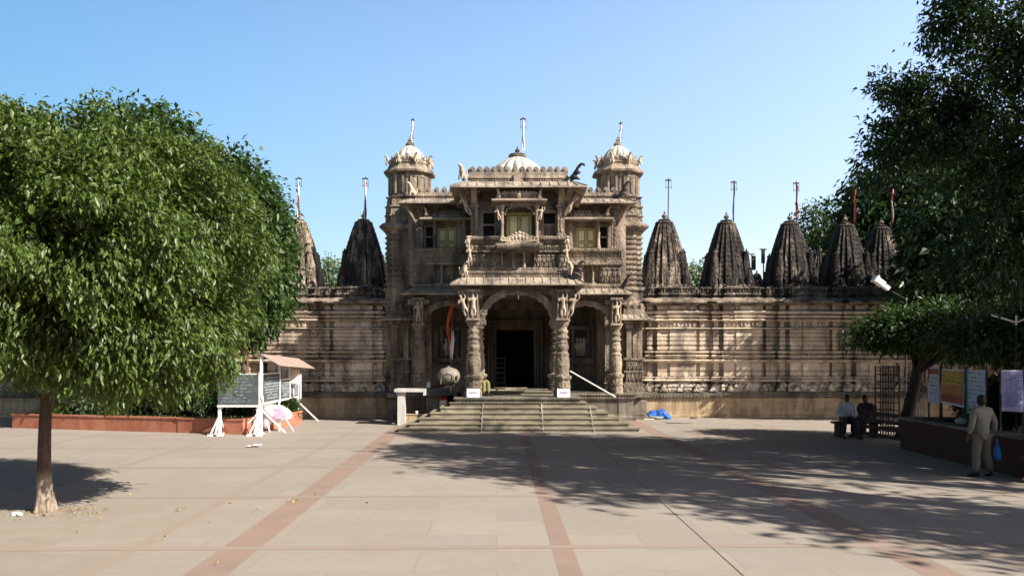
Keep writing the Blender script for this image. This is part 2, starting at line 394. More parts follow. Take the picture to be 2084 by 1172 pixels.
def thing(name, loc, label, cat, group=None, rz=0):
    o = bpy.data.objects.new(name, None); COL.objects.link(o); o.location = loc; o.rotation_euler = (0, 0, rz)
    o['label'] = label; o['category'] = cat; o.empty_display_size = .3
    if group: o['group'] = group
    WORLD[o.name] = tuple(loc); return o
def tag(o, label, cat, group=None, kind=None):
    o['label'] = label; o['category'] = cat
    if group: o['group'] = group
    if kind: o['kind'] = kind
    return o
def struct(o): o['kind'] = 'structure'; return o
def skin(name, pts, edges, mat, sub=1, root=0):
    """one continuous body grown round a skeleton: pts = [(x,y,z,rx,ry)]"""
    me = bpy.data.meshes.new('tmp'); me.from_pydata([p[:3] for p in pts], edges, [])
    ob = bpy.data.objects.new('tmp', me); COL.objects.link(ob)
    ob.modifiers.new('s', 'SKIN'); 
    sv = me.skin_vertices[0].data
    for i, p in enumerate(pts):
        sv[i].radius = (p[3], p[4] if len(p) > 4 else p[3]); sv[i].use_root = (i == root)
    if sub: m = ob.modifiers.new('u', 'SUBSURF'); m.levels = sub; m.render_levels = sub
    dg = bpy.context.evaluated_depsgraph_get(); ev = ob.evaluated_get(dg)
    out = bpy.data.meshes.new_from_object(ev); out.name = name
    bpy.data.objects.remove(ob); bpy.data.meshes.remove(me)
    out.materials.clear()
    out.materials.append(M[mat] if isinstance(mat, str) else mat); out.shade_smooth()
    return out

# ------------------------------------------------------------------ ground
g = MB(); g.add([(-400, -60, 0), (400, -60, 0), (400, 700, 0), (-400, 700, 0)], [(0, 1, 2, 3)])
plaza = struct(g.build('plaza_ground', 'paving'))
rot = R(1.1)
def rotp(x, y): return (x * math.cos(rot) - y * math.sin(rot), x * math.sin(rot) + y * math.cos(rot))
def strip(name, x0, x1, y0, y1, mat, z=.0015):
    q = [rotp(x0, y0), rotp(x1, y0), rotp(x1, y1), rotp(x0, y1)]
    return struct(MB().add([(a, b, z) for a, b in q], [(0, 1, 2, 3)]).build(name, mat))
for x, w in ((-12.4, .2), (-8.35, .2), (-4.66, .19), (-3.3, .5), (.84, .27), (5.05, .46), (6.2, .2), (9.2, .2)):
    strip('paving_band', x - w / 2, x + w / 2, 4, 34, 'band' if w > .2 else 'bandfaint')
for y in (6.5, 10.12, 13.75, 17.35, 20.9, 24.3):
    strip('paving_band', -30, 30, y - .09, y + .09, 'bandfaint', .003)
for x in (2.78,): strip('paving_joint', x - .006, x + .006, 6.5, 24, 'rust', .0045)

# ------------------------------------------------------------------ shared carved pieces
lion_me = skin('lion_figure', [(0, .10, .12, .10), (0, 0, .22, .11), (0, -.06, .34, .09), (0, -.10, .46, .07), (0, -.17, .52, .065), (0, -.26, .49, .035),
                       (.07, -.12, .16, .035), (-.07, -.12, .16, .035), (.07, -.14, .02, .035), (-.07, -.14, .02, .035), (.09, .05, .03, .05), (-.09, .05, .03, .05), (0, .2, .2, .03), (0, .22, .36, .02)],
               [(0, 1), (1, 2), (2, 3), (3, 4), (4, 5), (1, 6), (1, 7), (6, 8), (7, 9), (0, 10), (0, 11), (0, 12), (12, 13)], 'figure', 1, 1)
rear_me = skin('rearing_lion', [(0, .14, .06, .09), (0, .02, .16, .10), (0, -.08, .30, .08), (0, -.15, .44, .06), (0, -.24, .54, .05), (0, -.33, .53, .05), (0, -.38, .45, .03),
                        (.08, .08, -.02, .04), (-.08, .08, -.02, .04), (.06, -.22, .26, .03), (-.06, -.22, .26, .03), (.06, -.2, .05, .03), (-.06, -.2, .05, .03)],
                [(0, 1), (1, 2), (2, 3), (3, 4), (4, 5), (5, 6), (0, 7), (0, 8), (2, 9), (2, 10), (1, 11), (1, 12)], 'darkfigure', 1, 1)
dancer_me = skin('statue', [(0, 0, .40, .065), (.02, 0, .50, .05), (0, 0, .60, .07), (0, 0, .68, .03), (0, -.01, .76, .055),
                     (-.11, 0, .63, .03), (-.16, -.04, .52, .025), (-.08, -.06, .60, .02), (.11, 0, .63, .03), (.15, -.02, .74, .025), (.10, -.02, .85, .02),
                     (-.05, 0, .22, .045), (-.04, 0, .04, .03), (.08, -.02, .22, .045), (.05, 0, .04, .03), (0, 0, .83, .03)],
                 [(0, 1), (1, 2), (2, 3), (3, 4), (2, 5), (5, 6), (6, 7), (2, 8), (8, 9), (9, 10), (0, 11), (11, 12), (0, 13), (13, 14), (4, 15)], 'figure', 1, 0)
small_me = MB().ball((0, 0, .25), (.045, .035, .035), 6, 5).ball((0, 0, .15), (.055, .04, .07), 6, 5).bar((-.03, 0, .1), (-.02, 0, 0), .03).bar((.03, 0, .1), (.04, 0, 0), .03).bar((-.05, 0, .19), (-.08, -.02, .1), .02).bar((.05, 0, .19), (.08, 0, .26), .02).mesh('carving', 'figure', 60)

def colonette_profile(h, r):
    return [(r * 1.5, 0), (r * 1.5, h * .06), (r * 1.1, h * .08), (r * 1.3, h * .13), (r, h * .17), (r * .85, h * .3), (r * .85, h * .5), (r * 1.15, h * .54), (r * .9, h * .58), (r * .8, h * .78),
            (r * 1.1, h * .81), (r * .8, h * .84), (r * 1.25, h * .9), (r * 1.1, h * .93), (r * 1.5, h * .95), (r * 1.5, h)]
def roundel_row(mb, x0, x1, y, z, step=.245, r=.105, ax='x'):
    n = max(1, round((x1 - x0) / step)); st = (x1 - x0) / n
    for i in range(n):
        c = x0 + (i + .5) * st
        k = 10
        for rr, d0, d1 in ((r, -.035, .035), (r * .62, -.055, -.02), (r * .3, -.075, -.04)):
            ring = []
            for dd in (d0, d1):
                for j in range(k):
                    a = 2 * math.pi * j / k
                    u, w = rr * math.cos(a), rr * math.sin(a)
                    ring.append((c + u, y + dd, z + r + w) if ax == 'x' else (y + dd, c + u, z + r + w))
            mb.add(ring, [(j, (j + 1) % k, k + (j + 1) % k, k + j) for j in range(k)] + [tuple(range(k))[::-1], tuple(range(k, 2 * k))])
        tip = [(c - .03, z + 2 * r - .02), (c + .03, z + 2 * r - .02), (c, z + 2 * r + .025)]
        if ax == 'x': mb.prism(tip, y - .03, y + .03)
        b = st / 2
        if ax == 'x': mb.box(c + b - .02, c + b + .02, y - .02, y + .03, z, z + r * .8)
        else: mb.box(y - .03, y + .03, c + b - .035, c + b + .035, z, z + r * 1.1)
def dentils(mb, x0, x1, y, z, step=.085, w=.045, h=.05, d=.05):
    n = int((x1 - x0) / step)
    for i in range(n):
        c = x0 + (i + .5) * (x1 - x0) / n; mb.box(c - w / 2, c + w / 2, y - d, y, z, z + h)
def chajja(path, zin, zout, out, parent, name='eave', mat='eave', pitch=.30, ribs=True):
    mb = MB()
    mb.sweep(path, [(-.15, zin), (0, zin), (out, zout + .05), (out + .015, zout + .04), (out + .015, zout - .005), (out - .03, zout - .01), (0, zin - .14), (-.15, zin - .14)])
    if ribs:
        for k in range(len(path) - 1):
            a = Vector(path[k]); b = Vector(path[k + 1]); d = (b - a); L = d.length; d.normalize(); nrm = Vector((d.y, -d.x))
            first = k > 0; last = k < len(path) - 2
            e0 = -out if first else 0; e1 = L + (out if last else 0)
            n = max(2, round((e1 - e0) / pitch))
            for i in range(n + 1):
                s_ = e0 + (e1 - e0) * i / n
                si = min(max(s_, 0), L)           # hips lean outwards at the corners
                so_ = s_
                if (first and s_ < out * .3) or (last and s_ > L - out * .3): si = min(max(s_, 0.0), L)
                p0 = a + d * si; p1 = a + d * so_ + nrm * out
                mb.bar((p0.x, p0.y, zin + .012), (p1.x, p1.y, zout + .062), .035, .03)
    return mb.build(name, mat, parent)

# ------------------------------------------------------------------ the temple gatehouse
C = .2
T = thing('temple', (C, 29, 0), 'ornate carved sandstone temple gatehouse with white domes, two corner turrets and a flight of steps', 'temple')
stepd = [(-3.63, 4.07, 24.98, .126), (-3.32, 3.78, 25.28, .257), (-3.03, 3.5, 25.58, .407), (-2.70, 3.18, 25.88, .562), (-2.39, 2.84, 26.18, .72), (-2.10, 2.50, 26.44, .868)]
zp = 0
for i, (a, b, y, z) in enumerate(stepd):
    m = MB().box(a, b, y, 27.3, zp, z - .04).box(a - .03, b + .03, y - .035, 27.3, z - .04, z)
    m.build('step', 'step', T); zp = z
for x in (-.98, 1.0, 2.62):
    m = MB()
    for i, (a, b, y, z) in enumerate(stepd):
        z0 = stepd[i - 1][3] if i else 0
        if a < x < b:
            w = random.uniform(.004, .013); m.box(x - w, x + w * .6, y - .040, y - .01, z0 + random.uniform(0, .06), z - .003)
            m.box(x - w * .7, x + w, y - .03, y + .28, z - .01, z + .004)
    m.build('mortar_joint', 'mortar', T)
# plinth
pl = [(-5.0, 32), (-5.0, 29.9), (-4.25, 29.9), (-4.25, 29.25), (-2.05, 29.25), (-2.05, 26.52), (2.05, 26.52), (2.05, 29.25), (4.35, 29.25), (4.35, 29.9), (4.95, 29.9), (4.95, 32)]
pl = [(x + C, y) for x, y in pl]
m = MB().sweep(pl, [(.07, 0), (.07, .12), (.03, .15), (0, .2), (0, .76), (.03, .79), (.09, .83), (.11, .87), (.05, .9), (.05, .93), (.12, .95), (.13, 1.0), (.12, 1.02), (-.3, 1.02)])
m.box(C - 2.0, C + 2.0, 26.6, 30, .9, 1.012).box(C - 4.9, C + 4.9, 29.35, 34, .88, 1.012)
for x in np.arange(-1.95, 2.0, .115): m.box(C + x - .035, C + x + .035, 26.40, 26.5, .83, .90)
for sg in (-1, 1):
    for x in np.arange(2.2, 4.35, .115): m.box(C + sg * x - .035, C + sg * x + .035, 29.13, 29.24, .83, .90)
    m.box(C + sg * 4.62 - .28, C + sg * 4.62 + .28, 29.83, 29.95, .16, .74)
m.build('plinth', 'darkplinth', T)
MB().box(C - 1.25, C + 1.2, 28.6, 31, 1.012, 1.13).box(C - 1.3, C + 1.25, 28.56, 28.66, 1.10, 1.15).build('threshold', 'step', T)

# ground floor walls round the porch
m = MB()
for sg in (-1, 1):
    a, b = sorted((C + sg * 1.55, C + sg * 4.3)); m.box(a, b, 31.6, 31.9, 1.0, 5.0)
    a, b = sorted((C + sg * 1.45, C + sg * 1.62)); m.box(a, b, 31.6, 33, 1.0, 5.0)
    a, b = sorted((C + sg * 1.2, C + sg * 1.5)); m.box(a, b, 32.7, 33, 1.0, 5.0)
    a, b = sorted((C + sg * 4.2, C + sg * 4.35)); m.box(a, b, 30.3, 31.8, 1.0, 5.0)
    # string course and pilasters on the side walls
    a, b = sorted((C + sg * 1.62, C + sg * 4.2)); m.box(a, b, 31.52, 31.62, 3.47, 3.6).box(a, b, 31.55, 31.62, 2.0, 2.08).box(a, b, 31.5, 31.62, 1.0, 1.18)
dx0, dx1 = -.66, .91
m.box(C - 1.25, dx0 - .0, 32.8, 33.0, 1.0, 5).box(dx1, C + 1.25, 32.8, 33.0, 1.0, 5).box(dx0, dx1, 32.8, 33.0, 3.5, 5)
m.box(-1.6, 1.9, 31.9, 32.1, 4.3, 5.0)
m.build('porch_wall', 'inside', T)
m = MB()
for k, (w, y) in enumerate(((.10, 32.72), (.22, 32.66), (.36, 32.6))):
    for sg, x in ((-1, dx0), (1, dx1)):
        a, b = sorted((x + sg * (w - .09), x + sg * w)); m.box(a, b, y, 32.81, 1.02, 3.6 + w * .4)
    m.box(dx0 - w, dx1 + w, y - .02, 32.81, 3.53 + w * .8, 3.62 + w * .8)
m.build('door_surround', 'inside', T)
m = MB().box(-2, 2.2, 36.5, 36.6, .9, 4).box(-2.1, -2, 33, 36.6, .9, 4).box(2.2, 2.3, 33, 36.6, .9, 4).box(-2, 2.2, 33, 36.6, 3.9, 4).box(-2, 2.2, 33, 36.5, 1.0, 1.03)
m.build('dark_hall', 'iron', T)  # blackish walls: the darkness of the room is put into their colour
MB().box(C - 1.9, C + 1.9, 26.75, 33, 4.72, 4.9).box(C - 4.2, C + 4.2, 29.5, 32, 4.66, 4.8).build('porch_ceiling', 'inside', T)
# niches with figures before a plain dark sheet in the side porch walls
for sg, nx in ((1, XX(1181, 31.6)), (-1, XX(915, 31.6))):
    z0, z1 = ZZ(728, 31.6), ZZ(671, 31.6)
    fr = MB()
    fr.box(nx - .36, nx - .25, 31.44, 31.6, z0 - .05, z1 + .1).box(nx + .25, nx + .36, 31.44, 31.6, z0 - .05, z1 + .1).box(nx - .42, nx + .42, 31.4, 31.6, z1, z1 + .16).box(nx - .5, nx + .5, 31.36, 31.6, z0 - .16, z0)
    fr.box(nx - .62, nx - .44, 31.5, 31.6, z0 - .1, z1 + .25).box(nx + .44, nx + .62, 31.5, 31.6, z0 - .1, z1 + .25)
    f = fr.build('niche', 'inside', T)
    MB().box(nx - .25, nx + .25, 31.56, 31.59, z0, z1).build('grille', 'iron', f)  # solid dark sheet behind the figures, without bars
    for k in range(3):
        place('carving', small_me, (nx - .14 + k * .14, 31.5, z0 + .08), f, scale=(1.3, 1, 2.6))
MB().box(XX(1163, 31.6), XX(1222, 31.6), 31.35, 31.6, ZZ(741, 31.6), ZZ(734, 31.6)).build('ledge', 'inside', T)

# pillars
def pillar_mesh(name, r0, H):
    """bulbous ringed shaft; r0 = base half width, H = height of the shaft"""
    prof = [(808, 17.5), (796, 17.5), (795, 16), (790, 16), (789, 18), (786, 18), (785, 16.5), (773, 16.5), (772, 18.5), (769, 20), (765, 20), (764, 16), (761, 14), (757, 14.5), (753, 14.5), (744, 15.5),
            (738, 15.5), (732, 15), (727, 14), (724, 13.5), (722, 14.5), (719, 14.5), (717, 11.5), (713, 11), (711, 13), (706, 13.5), (702, 13), (700, 11.5), (697, 12.5), (695, 10.5), (690, 10.5), (688, 13.5), (685, 13.5), (683, 10.8),
            (678, 10.5), (676, 12.5), (672, 12.5), (670, 10), (664, 10), (662, 12), (658, 14.5), (655, 14.5), (653, 17), (649, 17)]
    k = H / (808 - 649); m = MB(); pr = [(q * r0 / 18, (808 - y) * k) for y, q in prof]
    m.lathe([p for p in pr if p[1] <= 45 * k], n=32, lobes=8, amp=.1)
    m.lathe([p for p in pr if p[1] >= 44 * k], n=32, lobes=8, amp=.05)
    for j in range(8):                                   # carved figures round the bulb and the shaft
        a = 2 * math.pi * (j + .5) / 8; R1 = r0 * .74
        m.addmesh(small_me, (R1 * math.cos(a), R1 * math.sin(a), (808 - 752) * k), 1.1 * r0 / .31, a + math.pi / 2)
        R2 = r0 * .60
        m.addmesh(small_me, (r0 * .88 * math.cos(a), r0 * .88 * math.sin(a), (808 - 790) * k), .7 * r0 / .31, a + math.pi / 2)
    return m.mesh(name, 'facade', 50)
def bracket_me(name, w=.2, h=.95):
    m = MB()
    m.box(-w, w, -.02, .06, 0, h).box(-w * 1.25, w * 1.25, -.12, .08, -.05, .02).box(-w * 1.3, w * 1.3, -.14, .08, h - .04, h + .05)
    m.box(-w, -w * .75, -.08, 0, 0, h).box(w * .75, w, -.08, 0, 0, h)
    return m.mesh(name, 'facade_plain')
pil = pillar_mesh('pillar', .30, 2.68); br_me = bracket_me('capital', .175)
def strut(parent, x, y, z, dx, h=.95):
    """bracket figure leaning outwards under the eave"""
    m = MB(); m.bar((x, y, z), (x + dx, y - .12, z + h), .10, .05); o = m.build('bracket', 'facade_plain', parent)
    st = place('statue', dancer_me, (x, y - .07, z + .05), o, scale=1.0); st.rotation_euler = (.12, math.atan2(dx, h), 0)
for sg in (-1, 1):
    x = C + sg * 1.53
    p = place('pillar', pil, (x, 26.98, 1.015), T)
    c = place('capital', br_me, (x, 26.72, 3.70), p); place('statue', dancer_me, (x, 26.62, 3.74), c, scale=1.03)
    MB().box(x - .2, x + .2, 26.80, 27.2, 3.69, 4.72).build('impost', 'facade_plain', p)
    MB().box(x - .42, x + .42, 26.78, 27.2, 4.52, 4.73).box(x - .32, x + .32, 26.76, 27.2, 4.4, 4.54).build('abacus', 'facade_plain', p)
    strut(p, x + sg * .2, 26.78, 3.7, sg * .3)
    p2 = place('pillar', pil, (C + sg * 1.47, 29.5, 1.015), T)
    MB().box(C + sg * 1.47 - .2, C + sg * 1.47 + .2, 29.3, 29.7, 3.69, 4.72).build('impost', 'inside', p2)
    p3 = place('pillar', pil, (C + sg * 3.72, 29.6, 1.015), T, scale=(1, 1, .985))
    c = place('capital', br_me, (C + sg * 3.72, 29.32, 3.66), p3); place('statue', dancer_me, (C + sg * 3.72, 29.22, 3.7), c, scale=1.0)
    MB().box(C + sg * 3.72 - .2, C + sg * 3.72 + .2, 29.4, 29.8, 3.65, 4.66).box(C + sg * 3.72 - .4, C + sg * 3.72 + .4, 29.35, 29.85, 4.42, 4.6).build('impost', 'facade_plain', p3)
# arches: scalloped toranas
def arch(cx, y, zs, ri, rz, th, n=9, name='arch', d=.16, mat='facade', parent=T, parent_mat=None):
    inner, outer = [], []
    K = n * 8
    for i in range(K + 1):
        a = math.pi * i / K
        s_ = .055 * abs(math.sin(a * n)) ; ri2 = ri - .0 + s_ * .8; rz2 = rz + s_ * .8
        inner.append((cx - ri2 * math.cos(a), zs + rz2 * math.sin(a)))
        outer.append((cx - (ri + th) * math.cos(a), zs + (rz + th) * math.sin(a)))
    m = MB()
    for i in range(K):
        m.prism([inner[i], inner[i + 1], outer[i + 1], outer[i]], y, y + d)
    for i in range(2, K, 4):      # beads along the rim
        a = math.pi * i / K; q = .55
        m.ball((cx - (ri + th * q) * math.cos(a), y - .01, zs + (rz + th * q) * math.sin(a)), .035, 6, 4)
    return m.build(name, mat, parent)
arch(C, 26.92, 3.62, 1.10, .90, .27, 11, d=.2)
for sg in (-1, 1):
    arch(C + sg * 2.6, 29.52, 3.6, .84, .68, .24, 9)
    MB().box(C + sg * 1.26 - .16, C + sg * 1.26 + .16, 26.9, 27.15, 3.5, 3.66).box(C + sg * 1.28 - .1, C + sg * 1.28 + .1, 26.92, 27.1, 3.38, 3.5).build('arch_spring', 'facade', T)
MB().tube([(XX(1055, 27), 27, 4.55), (XX(1055, 27), 27, 4.4)], .02, 6).build('hanging_lamp', 'white', T)
# beam over the porch, lower eaves
m = MB().box(C - 1.95, C + 1.95, 26.8, 27.15, 4.70, 5.0)
for sg in (-1, 1):
    a, b = sorted((C + sg * 1.75, C + sg * 1.95)); m.box(a, b, 27.15, 29.6, 4.6, 5.0)
    a, b = sorted((C + sg * 1.95, C + sg * 4.1)); m.box(a, b, 29.45, 29.8, 4.6, 4.95)
    a, b = sorted((C + sg * 1.6, C + sg * 3.6)); m.box(a, b, 29.62, 29.7, 4.34, 4.6)
m.build('beam', 'inside', T)
ce = [(C - 1.9, 29.5), (C - 1.9, 26.76), (C + 1.9, 26.76), (C + 1.9, 29.5)]
chajja(ce, 5.13, 4.83, .38, T, pitch=.29)
for sg in (-1, 1):
    if sg < 0: we = [(C - 4.0, 31), (C - 4.0, 29.5), (C - 1.75, 29.5)]
    else: we = [(C + 1.75, 29.5), (C + 4.0, 29.5), (C + 4.0, 31)]
    chajja(we, 4.98, 4.72, .36, T, pitch=.29)
# ledge above lower eave
m = MB().sweep([(C - 1.82, 29.3), (C - 1.82, 26.82), (C + 1.82, 26.82), (C + 1.82, 29.3)], [(0, 5.0), (.03, 5.12), (.03, 5.20), (-.01, 5.22), (-.01, 5.24), (.05, 5.26), (.07, 5.33), (.02, 5.36), (-.1, 5.38), (-.4, 5.38)])
dentils(m, C - 1.82, C + 1.82, 26.80, 5.16)
for sg in (-1, 1):
    x0, x1 = sorted((C + sg * 1.9, C + sg * 3.95))
    m.box(x0, x1, 29.5, 30.2, 4.85, 5.06).box(x0 - .03, x1 + .03, 29.45, 30.2, 5.06, 5.14); dentils(m, x0, x1, 29.5, 4.99)
m.build('cornice', 'facade_plain', T)
for sg in (-1, 1):
    place('lion_figure', lion_me, (C + sg * 1.86, 26.7, 5.16), T, rz=-sg * .9, scale=.9)
    if sg > 0: place('lion_figure', rear_me, (C + 4.05, 29.45, 5.02), T, rz=.9, scale=.8)
place('lion_figure', rear_me, (C + 1.95, 26.62, 5.1), T, rz=1.1, scale=1.0)

# balcony: carved panels, colonettes, ribbed seat back, rail
def ribs(mb, x0, x1, ylo, yhi, z0, z1, step=.07, w=.035):
    n = int((x1 - x0) / step)
    for i in range(n):
        c = x0 + (i + .5) * (x1 - x0) / n; mb.bar((c, ylo, z0), (c, yhi, z1), w, .04)
def panel_row(mb, x0, x1, y, z0, z1, n, fig=True):
    st = (x1 - x0) / n
    for i in range(n):
        c = x0 + (i + .5) * st
        mb.box(c - st * .43, c - st * .30, y - .05, y, z0, z1).box(c + st * .30, c + st * .43, y - .05, y, z0, z1)
        if fig: mb.addmesh(small_me, (c, y - .03, z0 + .06), (z1 - z0) * 2.6)
        else: mb.box(c - st * .2, c + st * .2, y - .03, y, z0 + .05, z1 - .05)
m = MB()
m.box(C - 1.72, C - .62, 26.95, 27.5, 5.36, 6.05).box(C + .66, C + 1.72, 26.95, 27.5, 5.36, 6.05).box(C - .62, C + .66, 27.25, 27.5, 5.36, 6.1)
m.box(C - 1.76, C + 1.76, 26.85, 27.5, 5.38, 5.47)
m.box(C - 1.77, C + 1.77, 26.84, 27.5, 6.0, 6.07).box(C - 1.72, C + 1.72, 26.9, 27.5, 6.07, 6.18).box(C - 1.78, C + 1.78, 26.82, 27.5, 6.18, 6.22)
# leaning seat back
for sg in (-1, 1):
    x0, x1 = sorted((C + sg * .62, C + sg * 1.75))
    m.add([(x0, 26.9, 6.2), (x1, 26.9, 6.2), (x1, 26.78, 6.46), (x0, 26.78, 6.46), (x0, 27.1, 6.2), (x1, 27.1, 6.2), (x1, 27.1, 6.46), (x0, 27.1, 6.46)], [(0, 1, 2, 3), (4, 7, 6, 5), (0, 3, 7, 4), (1, 5, 6, 2), (3, 2, 6, 7)])
    ribs(m, x0, x1, 26.885, 26.765, 6.24, 6.42)
    m.box(x0 - .02, x1 + .02, 26.70, 27.15, 6.46, 6.50).box(x0, x1, 26.74, 27.1, 6.50, 6.54); dentils(m, x0, x1, 26.76, 6.415, .07)
    for yy in np.arange(27.2, 29.3, .3): m.box(C + sg * 1.72 - .06, C + sg * 1.72 + .06, yy, yy + .16, 5.4, 6.5)
    a, b = sorted((C + sg * 1.6, C + sg * 1.74)); m.box(a, b, 27.1, 29.8, 5.36, 6.5)
    a, b = sorted((C + sg * 1.58, C + sg * 1.80)); m.box(a, b, 27.1, 29.8, 6.45, 6.53)
    panel_row(m, x0 + .04, x1 - .02, 26.95, 5.47, 6.0, 7)
    dentils(m, x0, x1, 26.86, 6.10, .09, .05, .06)
m.build('balcony', 'facade', T)
bal = MB().lathe(colonette_profile(.56, .05), n=12, lobes=6, amp=.06).mesh('baluster', 'facade_plain', 50)
for k, x in enumerate((-.56, -.17, .22, .60)):
    place('baluster', bal, (C + x, 26.98, 5.46), T)
# corner bracket figure on the balcony's left and right ends
for sg in (-1, 1):
    place('statue', dancer_me, (C + sg * 1.66, 26.72, 5.6), T, scale=.72)
    place('carving', small_me, (C + sg * 1.7, 26.72, 6.16), T, scale=1.3)

# projecting oriel window in the middle
ox = XX(1057, 26.4)
O = MB().box(ox - .76, ox + .74, 26.3, 26.95, 6.06, 6.16).box(ox - .80, ox + .78, 26.26, 26.95, 6.16, 6.22)
dentils(O, ox - .76, ox + .74, 26.3, 6.1, .08)
O = O.build('oriel_window', 'facade_plain', T)
oc = MB().lathe(colonette_profile(1.3, .065), n=16, lobes=8, amp=.05).mesh('column', 'facade_plain', 50)
for sg in (-1, 1):
    place('column', oc, (ox + sg * .585, 26.42, 6.22), O)
    place('statue', dancer_me, (ox + sg * .66, 26.36, 6.98), O, scale=.6).rotation_euler = (0, sg * .25, 0)
    a, b = sorted((ox + sg * .56, ox + sg * .64)); MB().box(a, b, 26.46, 27.4, 7.5, 7.62).build('side_beam', 'facade_plain', O)
    MB().box(a, b, 27.0, 27.4, 6.22, 7.6).build('side_pier', 'facade_plain', O)
m = MB()                                             # crest of scrolls in front of the shutters
for k in range(9):
    t_ = -1 + 2 * k / 8; h = .42 - .26 * abs(t_) ** 1.4
    m.addmesh(small_me, (ox + t_ * .46, 26.28, 6.22), h / .29)
    for q in range(3):
        a = random.uniform(0, 6.28); m.tube([(ox + t_ * .46 + .06 * math.cos(a + w_), 26.27, 6.25 + h * .6 * random.random() + .06 * math.sin(a + w_) + .05) for w_ in (0, .9, 1.8, 2.7, 3.6)], .016, 5)
for sg in (-1, 1): m.tube([(ox + sg * (.3 + .1 * k), 26.27, 6.26 + .05 * math.sin(k * .6)) for k in range(3)] + [(ox + sg * (.56 + .07 * math.cos(a)), 26.27, 6.36 + .07 * math.sin(a)) for a in (-1.2, -.4, .4, 1.2, 2.2, 3.2)], .028, 6)
m.build('crest', 'figure', O, 50)
arch(ox, 26.42, 7.18, .44, .28, .10, 7, parent=O, d=.08)
MB().box(ox - .6, ox + .6, 26.4, 26.54, 7.5, 7.66).build('lintel', 'facade_plain', O)
chajja([(ox - .62, 27.3), (ox - .62, 26.45), (ox + .62, 26.45), (ox + .62, 27.3)], 7.76, 7.64, .30, O, ribs=False)
m = MB().sweep([(ox - .55, 27.3), (ox - .55, 26.4), (ox + .55, 26.4), (ox + .55, 27.3)], [(0, 7.7), (.04, 7.76), (.0, 7.80), (.0, 7.86), (.05, 7.9), (.05, 7.96), (-.2, 7.96)])
dentils(m, ox - .55, ox + .55, 26.4, 7.80, .08)
for k in range(9): x = ox - .5 + k * .125; m.prism([(x - .06, 7.95), (x + .06, 7.95), (x, 8.04)], 26.36, 26.44)
m.build('small_parapet', 'facade_plain', O)
place('finial', small_me, (ox, 26.28, 7.74), O, scale=.8)
for sg in (-1, 1): place('lion_figure', lion_me, (ox + sg * .68, 26.42, 7.72), O, rz=sg * .5, scale=.62)
def shutters(parent, cx, y, w, z0, z1, name='shutters'):
    fr = MB().box(cx - w / 2 - .04, cx - w / 2, y - .05, y + .03, z0, z1).box(cx + w / 2, cx + w / 2 + .04, y - .05, y + .03, z0, z1).box(cx - w / 2 - .04, cx + w / 2 + .04, y - .05, y + .03, z1, z1 + .04)
    W_ = fr.build(name, 'yellow', parent)
    for sg in (-1, 1):
        a, b = sorted((cx + sg * .004, cx + sg * w / 2)); m = MB().box(a, b, y, y + .03, z0, z1)
        h = z1 - z0
        for q0, q1 in ((.0, .05), (.30, .36), (.95, 1.0)): m.box(a, b, y - .03, y, z0 + h * q0, z0 + h * q1)
        for xx in (a, b - .045): m.box(xx, xx + .045, y - .032, y, z0, z1)
        lf = m.build('door_leaf', 'yellow', W_)
        m = MB().box(a + .05, b - .05, y - .012, y - .001, z0 + h * .055, z0 + h * .295).box(a + .05, b - .05, y - .012, y - .001, z0 + h * .365, z0 + h * .945)
        # raised inner moulding
        m.build('door_panel', 'yellowpale', W_)
        m = MB()
        for zz0, zz1 in ((.055, .295), (.365, .945)):
            A, B, z_a, z_b = a + .055, b - .055, z0 + h * zz0 + .01, z0 + h * zz1 - .01
            m.box(A, B, y - .022, y - .01, z_a, z_a + .02).box(A, B, y - .022, y - .01, z_b - .02, z_b).box(A, A + .015, y - .022, y - .01, z_a + .02, z_b - .02).box(B - .015, B, y - .022, y - .01, z_a + .02, z_b - .02)
        m.build('moulding', 'yellowdark', W_)
    return W_
shutters(O, ox, 27.3, .80, 6.24, 7.40)
# upper storey centre: wall with side windows and pilasters
m = MB()
zt = 8.35
wins = [(XX(995, 27.4), .26), (XX(1118, 27.4), .26)]
m.box(C - 1.62, wins[0][0] - .2, 27.4, 27.6, 6.0, zt).box(wins[0][0] + .2, ox - .4, 27.4, 27.6, 6.0, zt).box(ox + .4, wins[1][0] - .2, 27.4, 27.6, 6.0, zt).box(wins[1][0] + .2, C + 1.62, 27.4, 27.6, 6.0, zt)
for wx, _ in wins: m.box(wx - .2, wx + .2, 27.4, 27.6, 7.5, zt)
m.box(ox - .4, ox + .4, 27.4, 27.6, 7.4, zt).box(C - 1.62, C + 1.62, 27.4, 27.6, 5.6, 6.22)
for sg in (-1, 1):
    a, b = sorted((C + sg * 1.5, C + sg * 1.62)); m.box(a, b, 27.6, 31.5, 5.4, zt)
m.build('upper_wall', 'facade_plain', T)
MB().box(C - 1.5, C + 1.5, 28.2, 28.3, 5.4, 8.1).build('room_back', 'inside', T)
